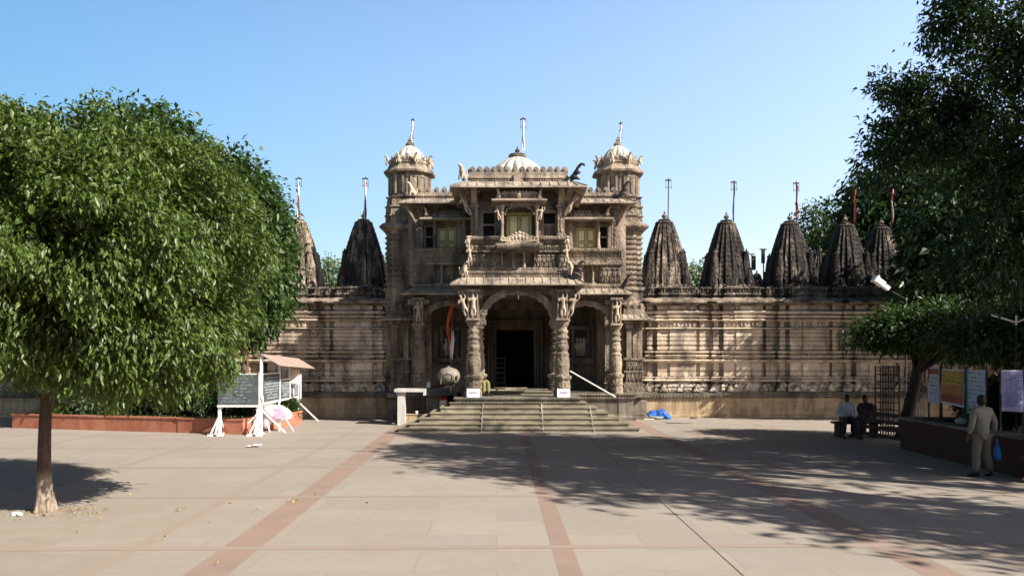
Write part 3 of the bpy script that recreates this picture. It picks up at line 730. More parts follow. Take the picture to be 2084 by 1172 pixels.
for wx, _ in wins:
    fr = MB().box(wx - .36, wx - .2, 27.32, 27.4, 6.5, 7.75).box(wx + .2, wx + .36, 27.32, 27.4, 6.5, 7.75).box(wx - .38, wx + .38, 27.30, 27.4, 7.42, 7.52).box(wx - .38, wx + .38, 27.30, 27.4, 7.74, 7.82).box(wx - .2, wx + .2, 27.36, 27.4, 6.98, 7.05)
    fr.box(wx - .24, wx - .2, 27.28, 27.33, 6.5, 7.42).box(wx + .2, wx + .24, 27.28, 27.33, 6.5, 7.42)
    w_ = fr.build('window', 'facade_plain', T)
    MB().box(wx - .2, wx + .2, 27.52, 27.55, 6.4, 7.5).build('pane', 'glass', w_)
    if wx > 0:
        g_ = MB()
        for k in range(6): g_.box(wx - .2, wx + .2, 27.42, 27.46, 6.55 + k * .075, 6.585 + k * .075)
        for k in range(5): g_.box(wx - .18 + k * .085, wx - .15 + k * .085, 27.425, 27.455, 6.5, 6.98)
        g_.build('lattice', 'facade_plain', w_)
sqc = MB()
sqc.box(-.15, .15, -.15, .15, 0, .12).box(-.12, .12, -.12, .12, .12, 1.05).box(-.16, .16, -.16, .16, 1.05, 1.13).box(-.12, .12, -.12, .12, 1.13, 1.6).box(-.2, .2, -.2, .2, 1.55, 1.68)
for k in range(5): sqc.addmesh(small_me, (-.0, -.13, .15 + k * .18), .6)
sqc.addmesh(small_me, (0, -.14, 1.14), 1.2)
sqc = sqc.mesh('pilaster', 'facade', 0)
for sg in (-1, 1):
    q = place('pilaster', sqc, (C + sg * 1.50, 27.12, 6.54), T, scale=(1, 1, .98))
    st = place('bracket', dancer_me, (C + sg * 1.68, 26.95, 7.35), q, scale=.85); st.rotation_euler = (.1, sg * .42, 0)
    MB().bar((C + sg * 1.62, 27.0, 7.3), (C + sg * 1.98, 26.85, 8.1), .16, .07).build('bracket', 'facade_plain', q)
    MB().bar((C + sg * 1.50, 27.0, 7.7), (C + sg * 1.50, 26.5, 8.2), .2, .1).build('bracket', 'facade_plain', q)
# upper eave, parapet, lions
chajja([(C - 1.82, 31), (C - 1.82, 26.62), (C + 1.86, 26.62), (C + 1.86, 31)], 8.37, 8.08, .46, T, pitch=.30)
MB().box(C - 1.7, C + 1.7, 26.75, 31.2, 8.12, 8.3).build('ceiling', 'inside', T)
m = MB().sweep([(C - 1.66, 31), (C - 1.66, 26.9), (C + 1.7, 26.9), (C + 1.7, 31)], [(.02, 8.3), (.05, 8.36), (.0, 8.42), (.0, 8.5), (.07, 8.53), (.07, 8.58), (.02, 8.62), (.02, 8.74), (-.02, 8.76), (-.3, 8.76)])
dentils(m, C - 1.66, C + 1.7, 26.9, 8.44, .085)
roundel_row(m, C - 1.68, C + 1.72, 26.93, 8.74, .24, .105)
for sg in (-1, 1): roundel_row(m, 27.0, 30.5, C + sg * 1.68 + .02, 8.74, .24, .105, 'y')
m.box(C - .14, C + .16, 26.78, 26.9, 8.4, 8.66)
m.build('parapet', 'facade_plain', T)
place('lion_figure', lion_me, (C - 1.88, 26.72, 8.42), T, rz=-.6, scale=1.0)
place('lion_figure', rear_me, (C + 1.92, 26.72, 8.40), T, rz=1.1, scale=1.05)
MB().box(C - 1.6, C + 1.6, 27.0, 31, 8.3, 8.6).build('roof', 'facade_plain', T)

# domes
def dome(parent, x, y, z, r, h, lobes, name='dome'):
    pr = [(r * 1.08, 0), (r * 1.10, .06 * h)] + [(r * (.16 + .84 * (1 - (i / 11) ** 1.75) ** .8), .08 * h + h * i / 11) for i in range(12)]
    d = MB().lathe(pr, (x, y), 96, lobes, .10, z).build(name, 'dome', parent, 25)
    k = r
    fz = z + h * 1.08
    MB().lathe([(k * .28, 0), (k * .3, .03), (k * .2, .06), (k * .26, .09), (k * .14, .13), (k * .10, .15)], (x, y), 16, 0, 0, fz).build('amalaka', 'domedirt', d, 40)
    return d, fz
def flagpole(parent, x, y, z0, z1, cloth=None, lean=0.0, bar_w=.16, mats=('whitecloth', 'red'), seed=0, name='flag_pole', bells=True):
    m = MB().tube([(x, y, z0), (x + lean, y, z1)], .022, 6)
    m.box(x + lean - bar_w, x + lean + bar_w * .8, y - .025, y + .025, z1 - .03, z1 + .02).ball((x + lean, y, z1 + .05), .03, 6, 4)
    m.bar((x + lean - bar_w, y, z1 - .3), (x + lean + bar_w, y, z1 - .3), .016)
    for q in (z0 + .3, z0 + .6): m.bar((x - .06, y, q), (x + .06, y, q), .02)
    if bells:
        for sg in (-1, 1): m.bar((x + lean + sg * bar_w * .8, y, z1 - .05), (x + lean + sg * bar_w * .8, y, z1 - .38), .012)
    p = m.build(name, 'iron', parent)
    if cloth:
        rr = random.Random(seed); L = (z1 - .06) - z0
        for k, mt in enumerate(cloth):
            pts = []; nseg = 9; top = z1 - .05 - .1 * k; bot = z0 + L * (.12 + .15 * k)
            c = MB(); prev = None; vs = []
            for i in range(nseg + 1):
                t_ = i / nseg; zz = top + (bot - top) * t_; w = (.034 - .018 * t_) * (1 + .3 * rr.random())
                xx = x + lean * (1 - t_) + .022 * math.sin(t_ * 7 + k * 2) + (k - .5) * .03; yy = y - .05 - .03 * math.cos(t_ * 8 + k)
                vs += [(xx - w, yy, zz), (xx, yy - .03, zz), (xx + w, yy + .01, zz), (xx, yy + .02, zz)]
            c.add(vs, [(i * 4 + j, i * 4 + (j + 1) % 4, (i + 1) * 4 + (j + 1) % 4, (i + 1) * 4 + j) for i in range(nseg) for j in range(4)])
            c.build('flag', mt, p, 50)
    return p
def kalasha(parent, x, y, z, s, mat='spirelight', name='finial'):
    return MB().lathe([(.10 * s, 0), (.14 * s, .04 * s), (.06 * s, .08 * s), (.17 * s, .16 * s), (.19 * s, .22 * s), (.12 * s, .32 * s), (.04 * s, .38 * s), (.06 * s, .42 * s), (.01 * s, .56 * s)], (x, y), 12, 0, 0, z).build(name, mat, parent, 40)
dm, fz = dome(T, C + .0, 29.2, 8.75, 1.18, 1.02, 16)
kalasha(dm, C, 29.2, fz + .12, .52, 'darkfigure')
flagpole(dm, C + .22, 29.3, 9.7, ZZ(243, 29.3), ('whitecloth', 'whitecloth'), .0, .12, seed=3)

# wings, upper storey
for sg in (-1, 1):
    def bx(m, u0, u1, y0, y1, z0, z1):
        a, b = sorted((C + sg * u0, C + sg * u1)); return m.box(a, b, y0, y1, z0, z1)
    wy = 30.2; yx = (XX(909, wy) if sg < 0 else XX(1193, wy))          # shutter centre
    u = abs(yx - C)
    m = MB()
    bx(m, 1.62, u - .36, wy, wy + .2, 5.1, 8.3); bx(m, u + .36, u + .52, wy, wy + .2, 5.1, 8.3); bx(m, u + .80, 4.2, wy, wy + .2, 5.1, 8.3)
    bx(m, u - .36, u + .36, wy, wy + .2, 7.36, 8.3); bx(m, u - .36, u + .36, wy, wy + .2, 5.1, 6.55)
    bx(m, u + .52, u + .80, wy, wy + .2, 7.4, 8.3); bx(m, u + .52, u + .80, wy, wy + .2, 5.1, 6.6); bx(m, 4.05, 4.2, wy + .2, 32.5, 4.9, 8.3)
    m.build('upper_wall', 'facade_plain', T)
    m = MB(); bx(m, 1.7, 4.05, wy + .6, wy + .7, 5.1, 8.2); m.build('room_back', 'inside', T)
    w_ = shutters(T, yx, wy + .06, .70, 6.56, 7.35)
    fr = MB(); bx(fr, u + .47, u + .53, wy - .06, wy, 6.5, 7.5); bx(fr, u + .79, u + .85, wy - .06, wy, 6.5, 7.5); bx(fr, u + .47, u + .85, wy - .08, wy, 7.4, 7.5); bx(fr, u + .53, u + .79, wy - .03, wy + .03, 6.98, 7.04)
    w2 = fr.build('window', 'facade_plain', T)
    pn = MB(); bx(pn, u + .52, u + .80, wy + .1, wy + .12, 6.6, 7.42); pn.build('pane', 'glass', w2)
    # balcony
    m = MB()
    bx(m, 1.9, 4.0, 29.75, 30.2, 5.08, 5.2); bx(m, 3.15, 3.95, 29.7, 30.2, 5.2, 5.9); bx(m, 1.8, 3.15, 30.0, 30.2, 5.2, 5.9)
    bx(m, 1.9, 4.02, 29.6, 30.2, 5.88, 5.96); bx(m, 1.9, 3.98, 29.68, 30.2, 5.96, 6.1)
    bx(m, 1.75, 4.0, 29.66, 30.1, 6.1, 6.14)
    x0, x1 = sorted((C + sg * 1.85, C + sg * 3.98))
    m.add([(x0, 29.7, 6.14), (x1, 29.7, 6.14), (x1, 29.6, 6.42), (x0, 29.6, 6.42), (x0, 29.9, 6.14), (x1, 29.9, 6.14), (x1, 29.9, 6.42), (x0, 29.9, 6.42)], [(0, 1, 2, 3), (4, 7, 6, 5), (0, 3, 7, 4), (1, 5, 6, 2), (3, 2, 6, 7)])
    ribs(m, x0, x1, 29.69, 29.59, 6.17, 6.4)
    bx(m, 1.8, 4.03, 29.54, 30.1, 6.42, 6.47); bx(m, 1.85, 4.0, 29.58, 30.0, 6.47, 6.5); dentils(m, x0, x1, 29.6, 6.37, .07)
    a, b = sorted((C + sg * 3.2, C + sg * 3.95)); panel_row(m, a, b, 29.7, 5.22, 5.88, 4)
    bx(m, 3.88, 4.1, 29.8, 31.4, 5.1, 6.46)
    m.build('balcony', 'facade', T)
    for k in range(3):
        place('baluster', bal, (C + sg * (2.05 + k * .42), 29.82, 5.2), T, scale=(1.1, 1.1, 1.22))
    # tall corner pillar, slender inner pillar, rope column
    q = place('pilaster', sqc, (C + sg * 3.72, 29.85, 6.48), T, scale=(1, 1, 1.0))
    MB().bar((C + sg * 3.84, 29.75, 7.4), (C + sg * 4.22, 29.5, 8.1), .16, .07).build('bracket', 'facade_plain', q)
    place('column', oc, (C + sg * 2.02, 29.9, 6.48), T, scale=(1.6, 1.6, 1.3)); place('column', oc, (C + sg * (u + .44), 29.95, 6.48), T, scale=(1.1, 1.1, .9))
    # small canopy over the shutters
    cxw = (yx + C + sg * 2.6) / 2
    chajja([(cxw - .8, 30.2), (cxw - .8, 29.75), (cxw + .8, 29.75), (cxw + .8, 30.2)], 7.72, 7.60, .22, T, ribs=False)
    m = MB().box(cxw - .7, cxw + .7, 29.75, 30.2, 7.68, 7.82); m.prism([(cxw - .6, 7.82), (cxw + .6, 7.82), (cxw + .35, 7.98), (cxw - .35, 7.98)], 29.85, 30.2)
    for k in range(7): m.addmesh(small_me, (cxw - .45 + k * .15, 29.8, 7.8), .6)
    m.build('canopy_crest', 'facade', T)
    place('lion_figure', lion_me, (cxw + sg * .78, 29.62, 7.72), T, rz=sg * .6, scale=.55)
    # upper eave and parapet
    if sg < 0: pth = [(C - 4.05, 32), (C - 4.05, 29.75), (C - 1.75, 29.75)]; pp = [(C - 3.85, 31.5), (C - 3.85, 29.95), (C - 1.7, 29.95)]
    else: pth = [(C + 1.8, 29.75), (C + 4.05, 29.75), (C + 4.05, 32)]; pp = [(C + 1.75, 29.95), (C + 3.85, 29.95), (C + 3.85, 31.5)]
    chajja(pth, 8.40, 8.16, .42, T, pitch=.30)
    m = MB().sweep(pp, [(.02, 8.32), (.05, 8.40), (.0, 8.44), (.0, 8.5), (.07, 8.54), (.06, 8.60), (.02, 8.62), (.02, 8.68), (-.3, 8.68)])
    x0, x1 = sorted((C + sg * 1.75, C + sg * 3.85)); dentils(m, x0, x1, 29.95, 8.45, .085); roundel_row(m, x0, x1, 29.97, 8.67, .28, .11)
    roundel_row(m, 30.1, 31.4, C + sg * 3.84, 8.67, .28, .11, 'y')
    m.build('parapet', 'facade_plain', T)
    place('lion_figure', lion_me if sg < 0 else rear_me, (C + sg * 4.0, 29.75, 8.48), T, rz=sg * .9, scale=1.0)
    m = MB(); bx(m, 1.7, 3.9, 29.9, 32.3, 8.2, 8.5); m.build('roof', 'facade_plain', T)
    # side pavilion: pillar, carved parapet, little eave
    m = MB()
    px_ = C + sg * 4.52
    m.box(px_ - .42, px_ + .38, 30.05, 30.7, 1.02, 1.35).box(px_ - .38, px_ + .34, 30.1, 30.7, 1.35, 1.42)
    m.box(px_ - .34, px_ + .32, 30.12, 30.7, 1.42, 2.28).box(px_ - .4, px_ + .38, 30.06, 30.7, 1.78, 1.86).box(px_ - .42, px_ + .40, 30.04, 30.7, 2.26, 2.36)
    panel_row(m, px_ - .32, px_ + .3, 30.12, 1.44, 1.78, 4); panel_row(m, px_ - .32, px_ + .3, 30.12, 1.88, 2.24, 4)
    m.build('side_balcony', 'facade', T)
    m = MB()
    for du in (-.2, .22): m.box(px_ + du - .09, px_ + du + .09, 30.14, 30.32, 2.36, 3.7).box(px_ + du - .14, px_ + du + .14, 30.1, 30.36, 3.5, 3.62)
    m.box(px_ - .4, px_ + .38, 30.12, 30.5, 3.66, 3.84); m.box(px_ - .3, px_ + .3, 30.6, 30.7, 2.3, 3.7)
    m.build('side_pillars', 'facade_plain', T)
    chajja([(px_ - .42, 31), (px_ - .42, 30.15), (px_ + .42, 30.15), (px_ + .42, 31)], 4.02, 3.80, .3, T, pitch=.25)
    m = MB().box(px_ - .4, px_ + .4, 30.18, 30.8, 4.02, 4.25); roundel_row(m, px_ - .4, px_ + .4, 30.2, 4.24, .27, .11); m.build('parapet', 'facade_plain', T)

# corner turrets
for sg, tx in ((-1, -4.1), (1, 4.25)):
    ty = 31.35
    sq = [(-.86, -.62), (-.62, -.62), (-.62, -.86), (.62, -.86), (.62, -.62), (.86, -.62), (.86, .62), (.62, .62), (.62, .86), (-.62, .86), (-.62, .62), (-.86, .62)]
    m = MB(); pr = [(0, 1.0), (0, 1.3), (.06, 1.35), (0, 1.4), (0, 4.3), (.1, 4.4), (.02, 4.55), (.02, 4.9), (.1, 5.0), (.04, 5.1)]
    z = 5.1
    while z < 7.25:
        pr += [(-.02, z + .02), (-.02, z + .10), (.035, z + .12), (.045, z + .17), (.0, z + .19)]; z += .2
    pr += [(.0, 7.3), (.08, 7.34), (.22, 7.42), (.24, 7.48), (.1, 7.62), (.02, 7.66), (.02, 7.85), (.07, 7.9), (.02, 7.95), (.0, 8.2), (.06, 8.26), (-.02, 8.32), (-.04, 8.6), (.03, 8.66), (-.1, 8.7)]
    m.sweep([(tx + x, ty + y) for x, y in sq], pr, True, True)
    tw = m.build('turret', 'facade', T)
    sh = MB().lathe([(.86, 8.68), (.86, 8.76), (.80, 8.80), (.80, 9.42), (.84, 9.46), (.84, 9.52), (.80, 9.56), (.88, 9.62), (.86, 9.66)], (tx, ty), 64, 16, .07).build('turret_shaft', 'facade_plain', tw, 30)
    m = MB()
    for j in range(16):
        a = 2 * math.pi * (j + .5) / 16; r8 = .815; m.bar((tx + r8 * math.cos(a), ty + r8 * math.sin(a), 8.8), (tx + r8 * math.cos(a), ty + r8 * math.sin(a), 9.5), .085, .085)
    m.build('shaft_ribs', 'facade_plain', sh)
    oc8 = [(math.cos(a), math.sin(a)) for a in [math.pi / 8 + i * math.pi / 4 for i in range(8)]]
    m = MB().loft(oc8, [(.8, 9.62), (1.05, 9.63), (1.08, 9.70), (.98, 9.78), (.85, 9.92), (.80, 9.96), (.82, 10.0), (.85, 10.04), (.80, 10.08), (.80, 10.14)], (tx, ty)); m.build('turret_eave', 'facade_plain', tw)
    m = MB()
    for j in range(16):
        a = 2 * math.pi * j / 16; m.addmesh(small_me, (tx + .74 * math.cos(a), ty + .74 * math.sin(a), 10.10), .95, a + math.pi / 2); m.ball((tx + .70 * math.cos(a + .2), ty + .70 * math.sin(a + .2), 10.2), (.1, .1, .1), 8, 5)
    m.lathe([(.74, 10.06), (.74, 10.16), (.66, 10.2)], (tx, ty), 24)
    m.build('turret_crest', 'domedirt', tw, 50)
    for j in range(8):
        a = math.pi / 8 + j * math.pi / 4; place('lion_figure', lion_me, (tx + .86 * math.cos(a), ty + .86 * math.sin(a), 9.96), tw, rz=a + math.pi / 2, scale=.75)
    d, fz = dome(tw, tx, ty, 10.18, .62, .62, 12, 'turret_dome')
    kalasha(d, tx, ty, fz + .1, .5, 'domedirt')
    flagpole(d, tx + .1, ty, fz, ZZ(245 if sg < 0 else 252, ty), ('whitecloth',), .02, .08, seed=5 + sg, bells=False)

# ------------------------------------------------------------------ long shrine walls either side
def wall(name, x0, x1, xc, label):
    t = thing(name, ((x0 + x1) / 2, 31, 0), label, 'wall', 'shrine walls either side of the gatehouse')
    pts = []; k0 = math.floor((x0 - xc) / 2.62) - 1
    seg = [(-1.31, -.06), (-1.14, -.06), (-1.14, .10), (-.94, .10), (-.94, -.06), (-.76, -.06), (-.76, .2), (-.28, .2), (-.28, .26), (.28, .26), (.28, .2), (.76, .2), (.76, -.06), (.94, -.06), (.94, .10), (1.14, .10), (1.14, -.06), (1.31, -.06)]
    for k in range(k0, k0 + 12):
        for dx, o in seg:
            x = xc + k * 2.62 + dx
            if x0 < x < x1: pts.append((x, 31 - o))
    pts = [(x0, pts[0][1])] + pts + [(x1, pts[-1][1])]
    P = []
    for p in pts:
        if not P or (abs(P[-1][0] - p[0]) > 1e-4 or abs(P[-1][1] - p[1]) > 1e-4): P.append(p)
    pts = P
    flat = [(x0, 30.72), (x1, 30.72)]
    MB().sweep(flat, [(.06, 0), (.06, .10), (0, .12), (0, .80), (.03, .82)]).build('plinth', 'plinth', t)
    m = MB().sweep(flat, [(.03, .80), (.10, .84), (.12, .90), (.06, .92), (.08, 1.0), (-.1, 1.02), (-.6, 1.02)])
    for x in np.arange(x0 + .05, x1, .13): m.prism([(x - .05, .86), (x + .05, .86), (x, .76)], 30.60, 30.66)
    m.build('drip_moulding', 'darkplinth', t)
    m = MB().sweep(pts, [(-.02, 1.0), (.10, 1.03), (.13, 1.1), (.08, 1.16), (.12, 1.22), (.08, 1.30), (.0, 1.34), (.0, 1.39)])
    for x in np.arange(x0 + .4, x1 - .2, .655): m.prism([(x - .16, 1.04), (x + .16, 1.04), (x + .05, 1.24), (x, 1.33), (x - .05, 1.24)], 30.60, 30.9)
    m.build('frieze', 'frieze', t)
    G = -.05
    pr = [(-.06, 1.37), (-.06, 1.40), (.12, 1.41), (.17, 1.46), (.12, 1.51), (.02, 1.52), (.02, 1.54), (.10, 1.555), (.10, 1.60), (G, 1.61), (G, 1.63), (0, 1.64), (0, 1.79), (G, 1.80), (G, 1.82), (0, 1.83), (0, 2.12), (.03, 2.15), (.15, 2.2), (.17, 2.25), (.13, 2.28), (G, 2.29), (G, 2.32), (.02, 2.33),
          (.09, 2.38), (.12, 2.43), (.09, 2.46), (G, 2.47), (G, 2.50), (.05, 2.51), (.12, 2.56), (.12, 2.61), (G, 2.62), (G, 2.655)]
    for z in (2.66, 2.86, 3.02, 3.18, 3.34): pr += [(0, z), (.012, z + .02), (.012, z + .12), (0, z + .135), (G, z + .136), (G, z + .158)] if z < 3.3 else [(0, z), (0, z + .10), (G, z + .101), (G, z + .125)]
    pr += [(.08, 3.47), (.11, 3.50), (.08, 3.53), (G, 3.54), (G, 3.57), (-.02, 3.575), (-.02, 3.76), (.03, 3.79), (.12, 3.83), (.06, 3.875), (G, 3.88), (G, 3.91), (.03, 3.915), (.09, 3.95), (.11, 4.0), (.02, 4.03), (G, 4.035), (G, 4.065), (.11, 4.08), (.15, 4.15), (.05, 4.21), (G, 4.215), (G, 4.25), (.02, 4.26), (.02, 4.4)]
    m = MB().sweep(pts, pr); m.build('wall_face', 'wall', t)
    m = MB()
    for x in np.arange(x0 + .1, x1 - .1, .155):
        # the course of hanging leaves, and the two rows of little studs
        yy = [p for p in pts if p[0] <= x][-1][1]
        nx = [p[0] for p in pts if p[0] > x + 1e-4]
        if nx and nx[0] - x < .08: continue
        pv = [p[0] for p in pts if p[0] <= x][-1]
        if x - pv < .06: continue
        m.prism([(x - .06, 3.75), (x + .06, 3.75), (x, 3.58)], yy - .03, yy + .03)
        for z in (2.33, 2.505): m.box(x - .05, x - .01, yy - .06, yy, z - .02, z + .025).box(x + .02, x + .06, yy - .06, yy, z - .02, z + .025)
        for z in (1.6, 4.05): m.box(x - .03, x + .03, yy - .05, yy, z, z + .04)
    m.build('stud_course', 'wall', t)
    cp = [(p[0], p[1]) for p in pts]
    m = MB().sweep(cp, [(-.05, 4.36), (.08, 4.42), (.10, 4.47), (.30, 4.48), (.34, 4.5), (.34, 4.55), (.30, 4.58), (.16, 4.66), (.0, 4.72), (-.4, 4.74)]); m.build('cornice', 'wallcornice', t)
    m = MB().sweep(cp, [(-.10, 4.70), (-.08, 4.82), (-.02, 4.84), (-.04, 4.9), (-.12, 4.92), (-.12, 5.04), (-.04, 5.07), (-.02, 5.12), (-.1, 5.16), (-.35, 5.16), (-.35, 4.7)])
    for x in np.arange(x0 + .15, x1, .22):
        yy = [p for p in pts if p[0] <= x][-1][1]; m.addmesh(small_me, (x, yy + .1, 4.86), .75)
        m.box(x + .09, x + .14, yy + .06, yy + .14, 4.84, 5.06)
    m.build('parapet', 'parapet', t)
    MB().box(x0, x1, 31.12, 38, 0, 4.71).build('shrine_roof', 'parapet', t)
    return t
wall('shrine_wall', 4.9, 24, 6.5, 'long cream stone wall with stacked mouldings on the right of the gatehouse, dappled with sun')
wall('shrine_wall', -24, -4.8, -6.27, 'long shaded stone wall with stacked mouldings on the left of the gatehouse, behind the chalkboards')

# ------------------------------------------------------------------ spires
def ratha(a=.30, b=.55, c=.78, r1=.9, r2=.80):
    h = [(-c, -c), (-b - .05, -c), (-b - .05, -c + .12), (-b + .01, -c + .12), (-b + .01, -r1), (-a - .05, -r1), (-a - .05, -r1 + .12), (-a + .01, -r1 + .12), (-a + .01, -1), (-.05, -1), (-.05, -.94)]
    q = h + [(-x, y) for x, y in h[::-1]][:-1]
    out = []
    for k in range(4):
        for x, y in q:
            for _ in range(k): x, y = -y, x
            out.append((x, y))
    return out
RP = ratha()
def spirelet(m, cx, cy, z0, z1, hw, top=True):
    H = z1 - z0; n = 9
    lv = [(hw * (1 - .55 * (i / n) ** 1.9), z0 + H * .84 * i / n) for i in range(n + 1)]
    m.loft(RP, lv, (cx, cy)); zt = z0 + H * .84
    m.lathe([(hw * .40, 0), (hw * .58, H * .02), (hw * .58, H * .05), (hw * .3, H * .075), (hw * .18, H * .09), (hw * .22, H * .12), (.012, H * .16)], (cx, cy), 12, 0, 0, zt)
def make_spire(mat):
    m = MB(); H0 = -.05
    lv = [(.94, H0), (.94, .25), (1.0, .28), (1.0, .33), (.93, .36), (.93, .52), (1.0, .55), (1.0, .6), (.94, .64)]
    m.loft(RP, lv)
    for i in range(27):
        t_ = i / 26; z = .62 + 2.60 * t_; s_ = float(np.interp(t_, (0, .15, .35, .5, .7, .85, 1), (.97, .955, .88, .79, .645, .525, .395)))
        if i % 2: lv.append((s_, z)); lv.append((s_ * .988, z + .005))
        else: lv.append((s_ * .988, z - .005)); lv.append((s_, z))
    m.loft(RP, lv[9:])
    # smaller spires attached to each face and at the corners
    for k in range(4):
        c, s_ = round(math.cos(k * math.pi / 2)), round(math.sin(k * math.pi / 2))
        for d, hw, z0, z1 in ((.48, .38, .5, 2.35), (.70, .30, .45, 1.65), (.82, .22, .4, 1.1)):
            spirelet(m, d * s_, -d * c, z0, z1, hw)
        m.prism([(0, 0)] * 3, 0, 0) if False else None
        for d, e, hw, z0, z1 in ((.76, .76, .20, .4, 1.45), (.66, .66, .19, .9, 2.15), (.82, .42, .13, .35, .95), (.42, .82, .13, .35, .95)):
            spirelet(m, d * c - e * s_, d * s_ + e * c, z0, z1, hw)
    body = m.mesh('spire_body', mat)
    b = MB()
    for k in range(1):
        c, s_ = round(math.cos(k * math.pi / 2)), round(math.sin(k * math.pi / 2))
        for q in (-.7, -.5, -.32, .32, .5, .7): b.addmesh(small_me, (q * c + .93 * s_, q * s_ - .93 * c, .3), 1.2, k * math.pi / 2)
        w = MB().box(-.2, .2, -1.02, -.8, .1, .5).box(-.25, .25, -1.06, -.8, .48, .56).box(-.22, -.15, -1.08, -.98, .1, .5).box(.15, .22, -1.08, -.98, .1, .5)
        w.prism([(-.14, .56), (.14, .56), (0, .72)], -1.0, -.8)
        for v in w.v[:]:
            pass
        b.add([(v[0] * c - v[1] * s_, v[0] * s_ + v[1] * c, v[2]) for v in w.v], w.f)
    nic = b.mesh('niche', 'spirelight')
    a = MB().lathe([(.32, 3.20), (.38, 3.23), (.40, 3.28), (.36, 3.34), (.27, 3.38), (.22, 3.40), (.27, 3.43), (.15, 3.47)], n=40, lobes=20, amp=.08).mesh('amalaka', mat, 40)
    return body, nic, a
SP = {'spire': make_spire('spire'), 'spiremid': make_spire('spiremid'), 'spirelight': make_spire('spirelight')}
kal_me = MB().lathe([(.07, 0), (.12, .03), (.05, .06), (.13, .13), (.15, .19), (.09, .27), (.03, .32), (.05, .35), (.01, .46)], n=12).mesh('finial', None, 40)
def spire(x, y, z, s, kind, label, pole=None, cloth=None, seed=0, fin='spirelight', group='blackened spires rising behind the shrine walls', bw=.14):
    t = thing('spire', (x, y, z), label, 'spire', group)
    b, n, a = SP[kind]
    place('spire_body', b, (x, y, z), t, scale=s); [place('niche', n, (x, y, z), t, scale=s, rz=k * math.pi / 2) for k in range(4)]
    am = place('amalaka', a, (x, y, z), t, scale=s)
    k = kal_me.copy(); k.materials.clear(); k.materials.append(M[fin])
    place('finial', k, (x, y, z + 3.45 * s), t, scale=s * .8)
    if pole:
        flagpole(t, x + pole[0], y - .1, z + 2.9 * s, pole[1], cloth, pole[2], bw, seed=seed)
    return t
D = 33
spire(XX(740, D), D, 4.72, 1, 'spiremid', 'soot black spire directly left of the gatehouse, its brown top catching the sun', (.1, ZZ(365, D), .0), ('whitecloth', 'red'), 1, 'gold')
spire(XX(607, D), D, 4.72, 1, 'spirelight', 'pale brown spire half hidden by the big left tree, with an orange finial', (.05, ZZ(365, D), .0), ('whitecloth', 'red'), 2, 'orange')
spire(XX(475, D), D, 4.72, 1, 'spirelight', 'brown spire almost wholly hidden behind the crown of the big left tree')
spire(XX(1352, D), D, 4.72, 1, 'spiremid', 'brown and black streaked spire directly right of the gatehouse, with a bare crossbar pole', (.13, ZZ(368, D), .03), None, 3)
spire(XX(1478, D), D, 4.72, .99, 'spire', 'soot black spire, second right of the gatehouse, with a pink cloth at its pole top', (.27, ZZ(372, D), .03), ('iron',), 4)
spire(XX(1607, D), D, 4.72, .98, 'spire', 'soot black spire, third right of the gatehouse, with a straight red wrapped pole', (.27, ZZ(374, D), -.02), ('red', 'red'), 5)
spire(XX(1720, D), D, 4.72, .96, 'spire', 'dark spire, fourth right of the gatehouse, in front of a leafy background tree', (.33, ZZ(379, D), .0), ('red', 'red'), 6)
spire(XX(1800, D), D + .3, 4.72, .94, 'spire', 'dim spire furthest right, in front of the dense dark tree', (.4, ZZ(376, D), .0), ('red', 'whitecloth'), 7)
for px, dd, zt, lb in ((1540, 48, 7.9, 'tiny distant spire between the second and third black spires'), (1668, 38, 8.1, 'low dark spire just left of and behind the fourth black spire'), (1768, 38, 8.9, 'dark spire seen between the two rightmost spires')):
    s = .62 if dd == 48 else .9
    spire(XX(px, dd), dd, zt - 4.2 * s, s, 'spire', lb, group='spires of the rear row')
for px, top, lb in ((1530, 517, 'thin distant crossbar pole left of the tiny far spire'), (1553, 507, 'thin distant crossbar pole right of the tiny far spire')):
    x = XX(px, 44); z1 = ZZ(top, 44)
    m = MB().tube([(x, 44, 4.7), (x, 44, z1)], .03, 6).box(x - .16, x + .16, 43.97, 44.03, z1 - .04, z1 + .02).box(x - .02, x + .22, 43.97, 44.03, z1 - .9, z1 - .1) if px == 1530 else MB().tube([(x, 44, 4.7), (x + .03, 44, z1)], .035, 6).box(x - .2, x + .2, 43.97, 44.03, z1 - .04, z1 + .02).box(x - .1, x + .1, 43.97, 44.03, z1 - .8, z1)
    tag(m.build('distant_pole', 'iron'), lb, 'flagpole', 'poles of the rear row')

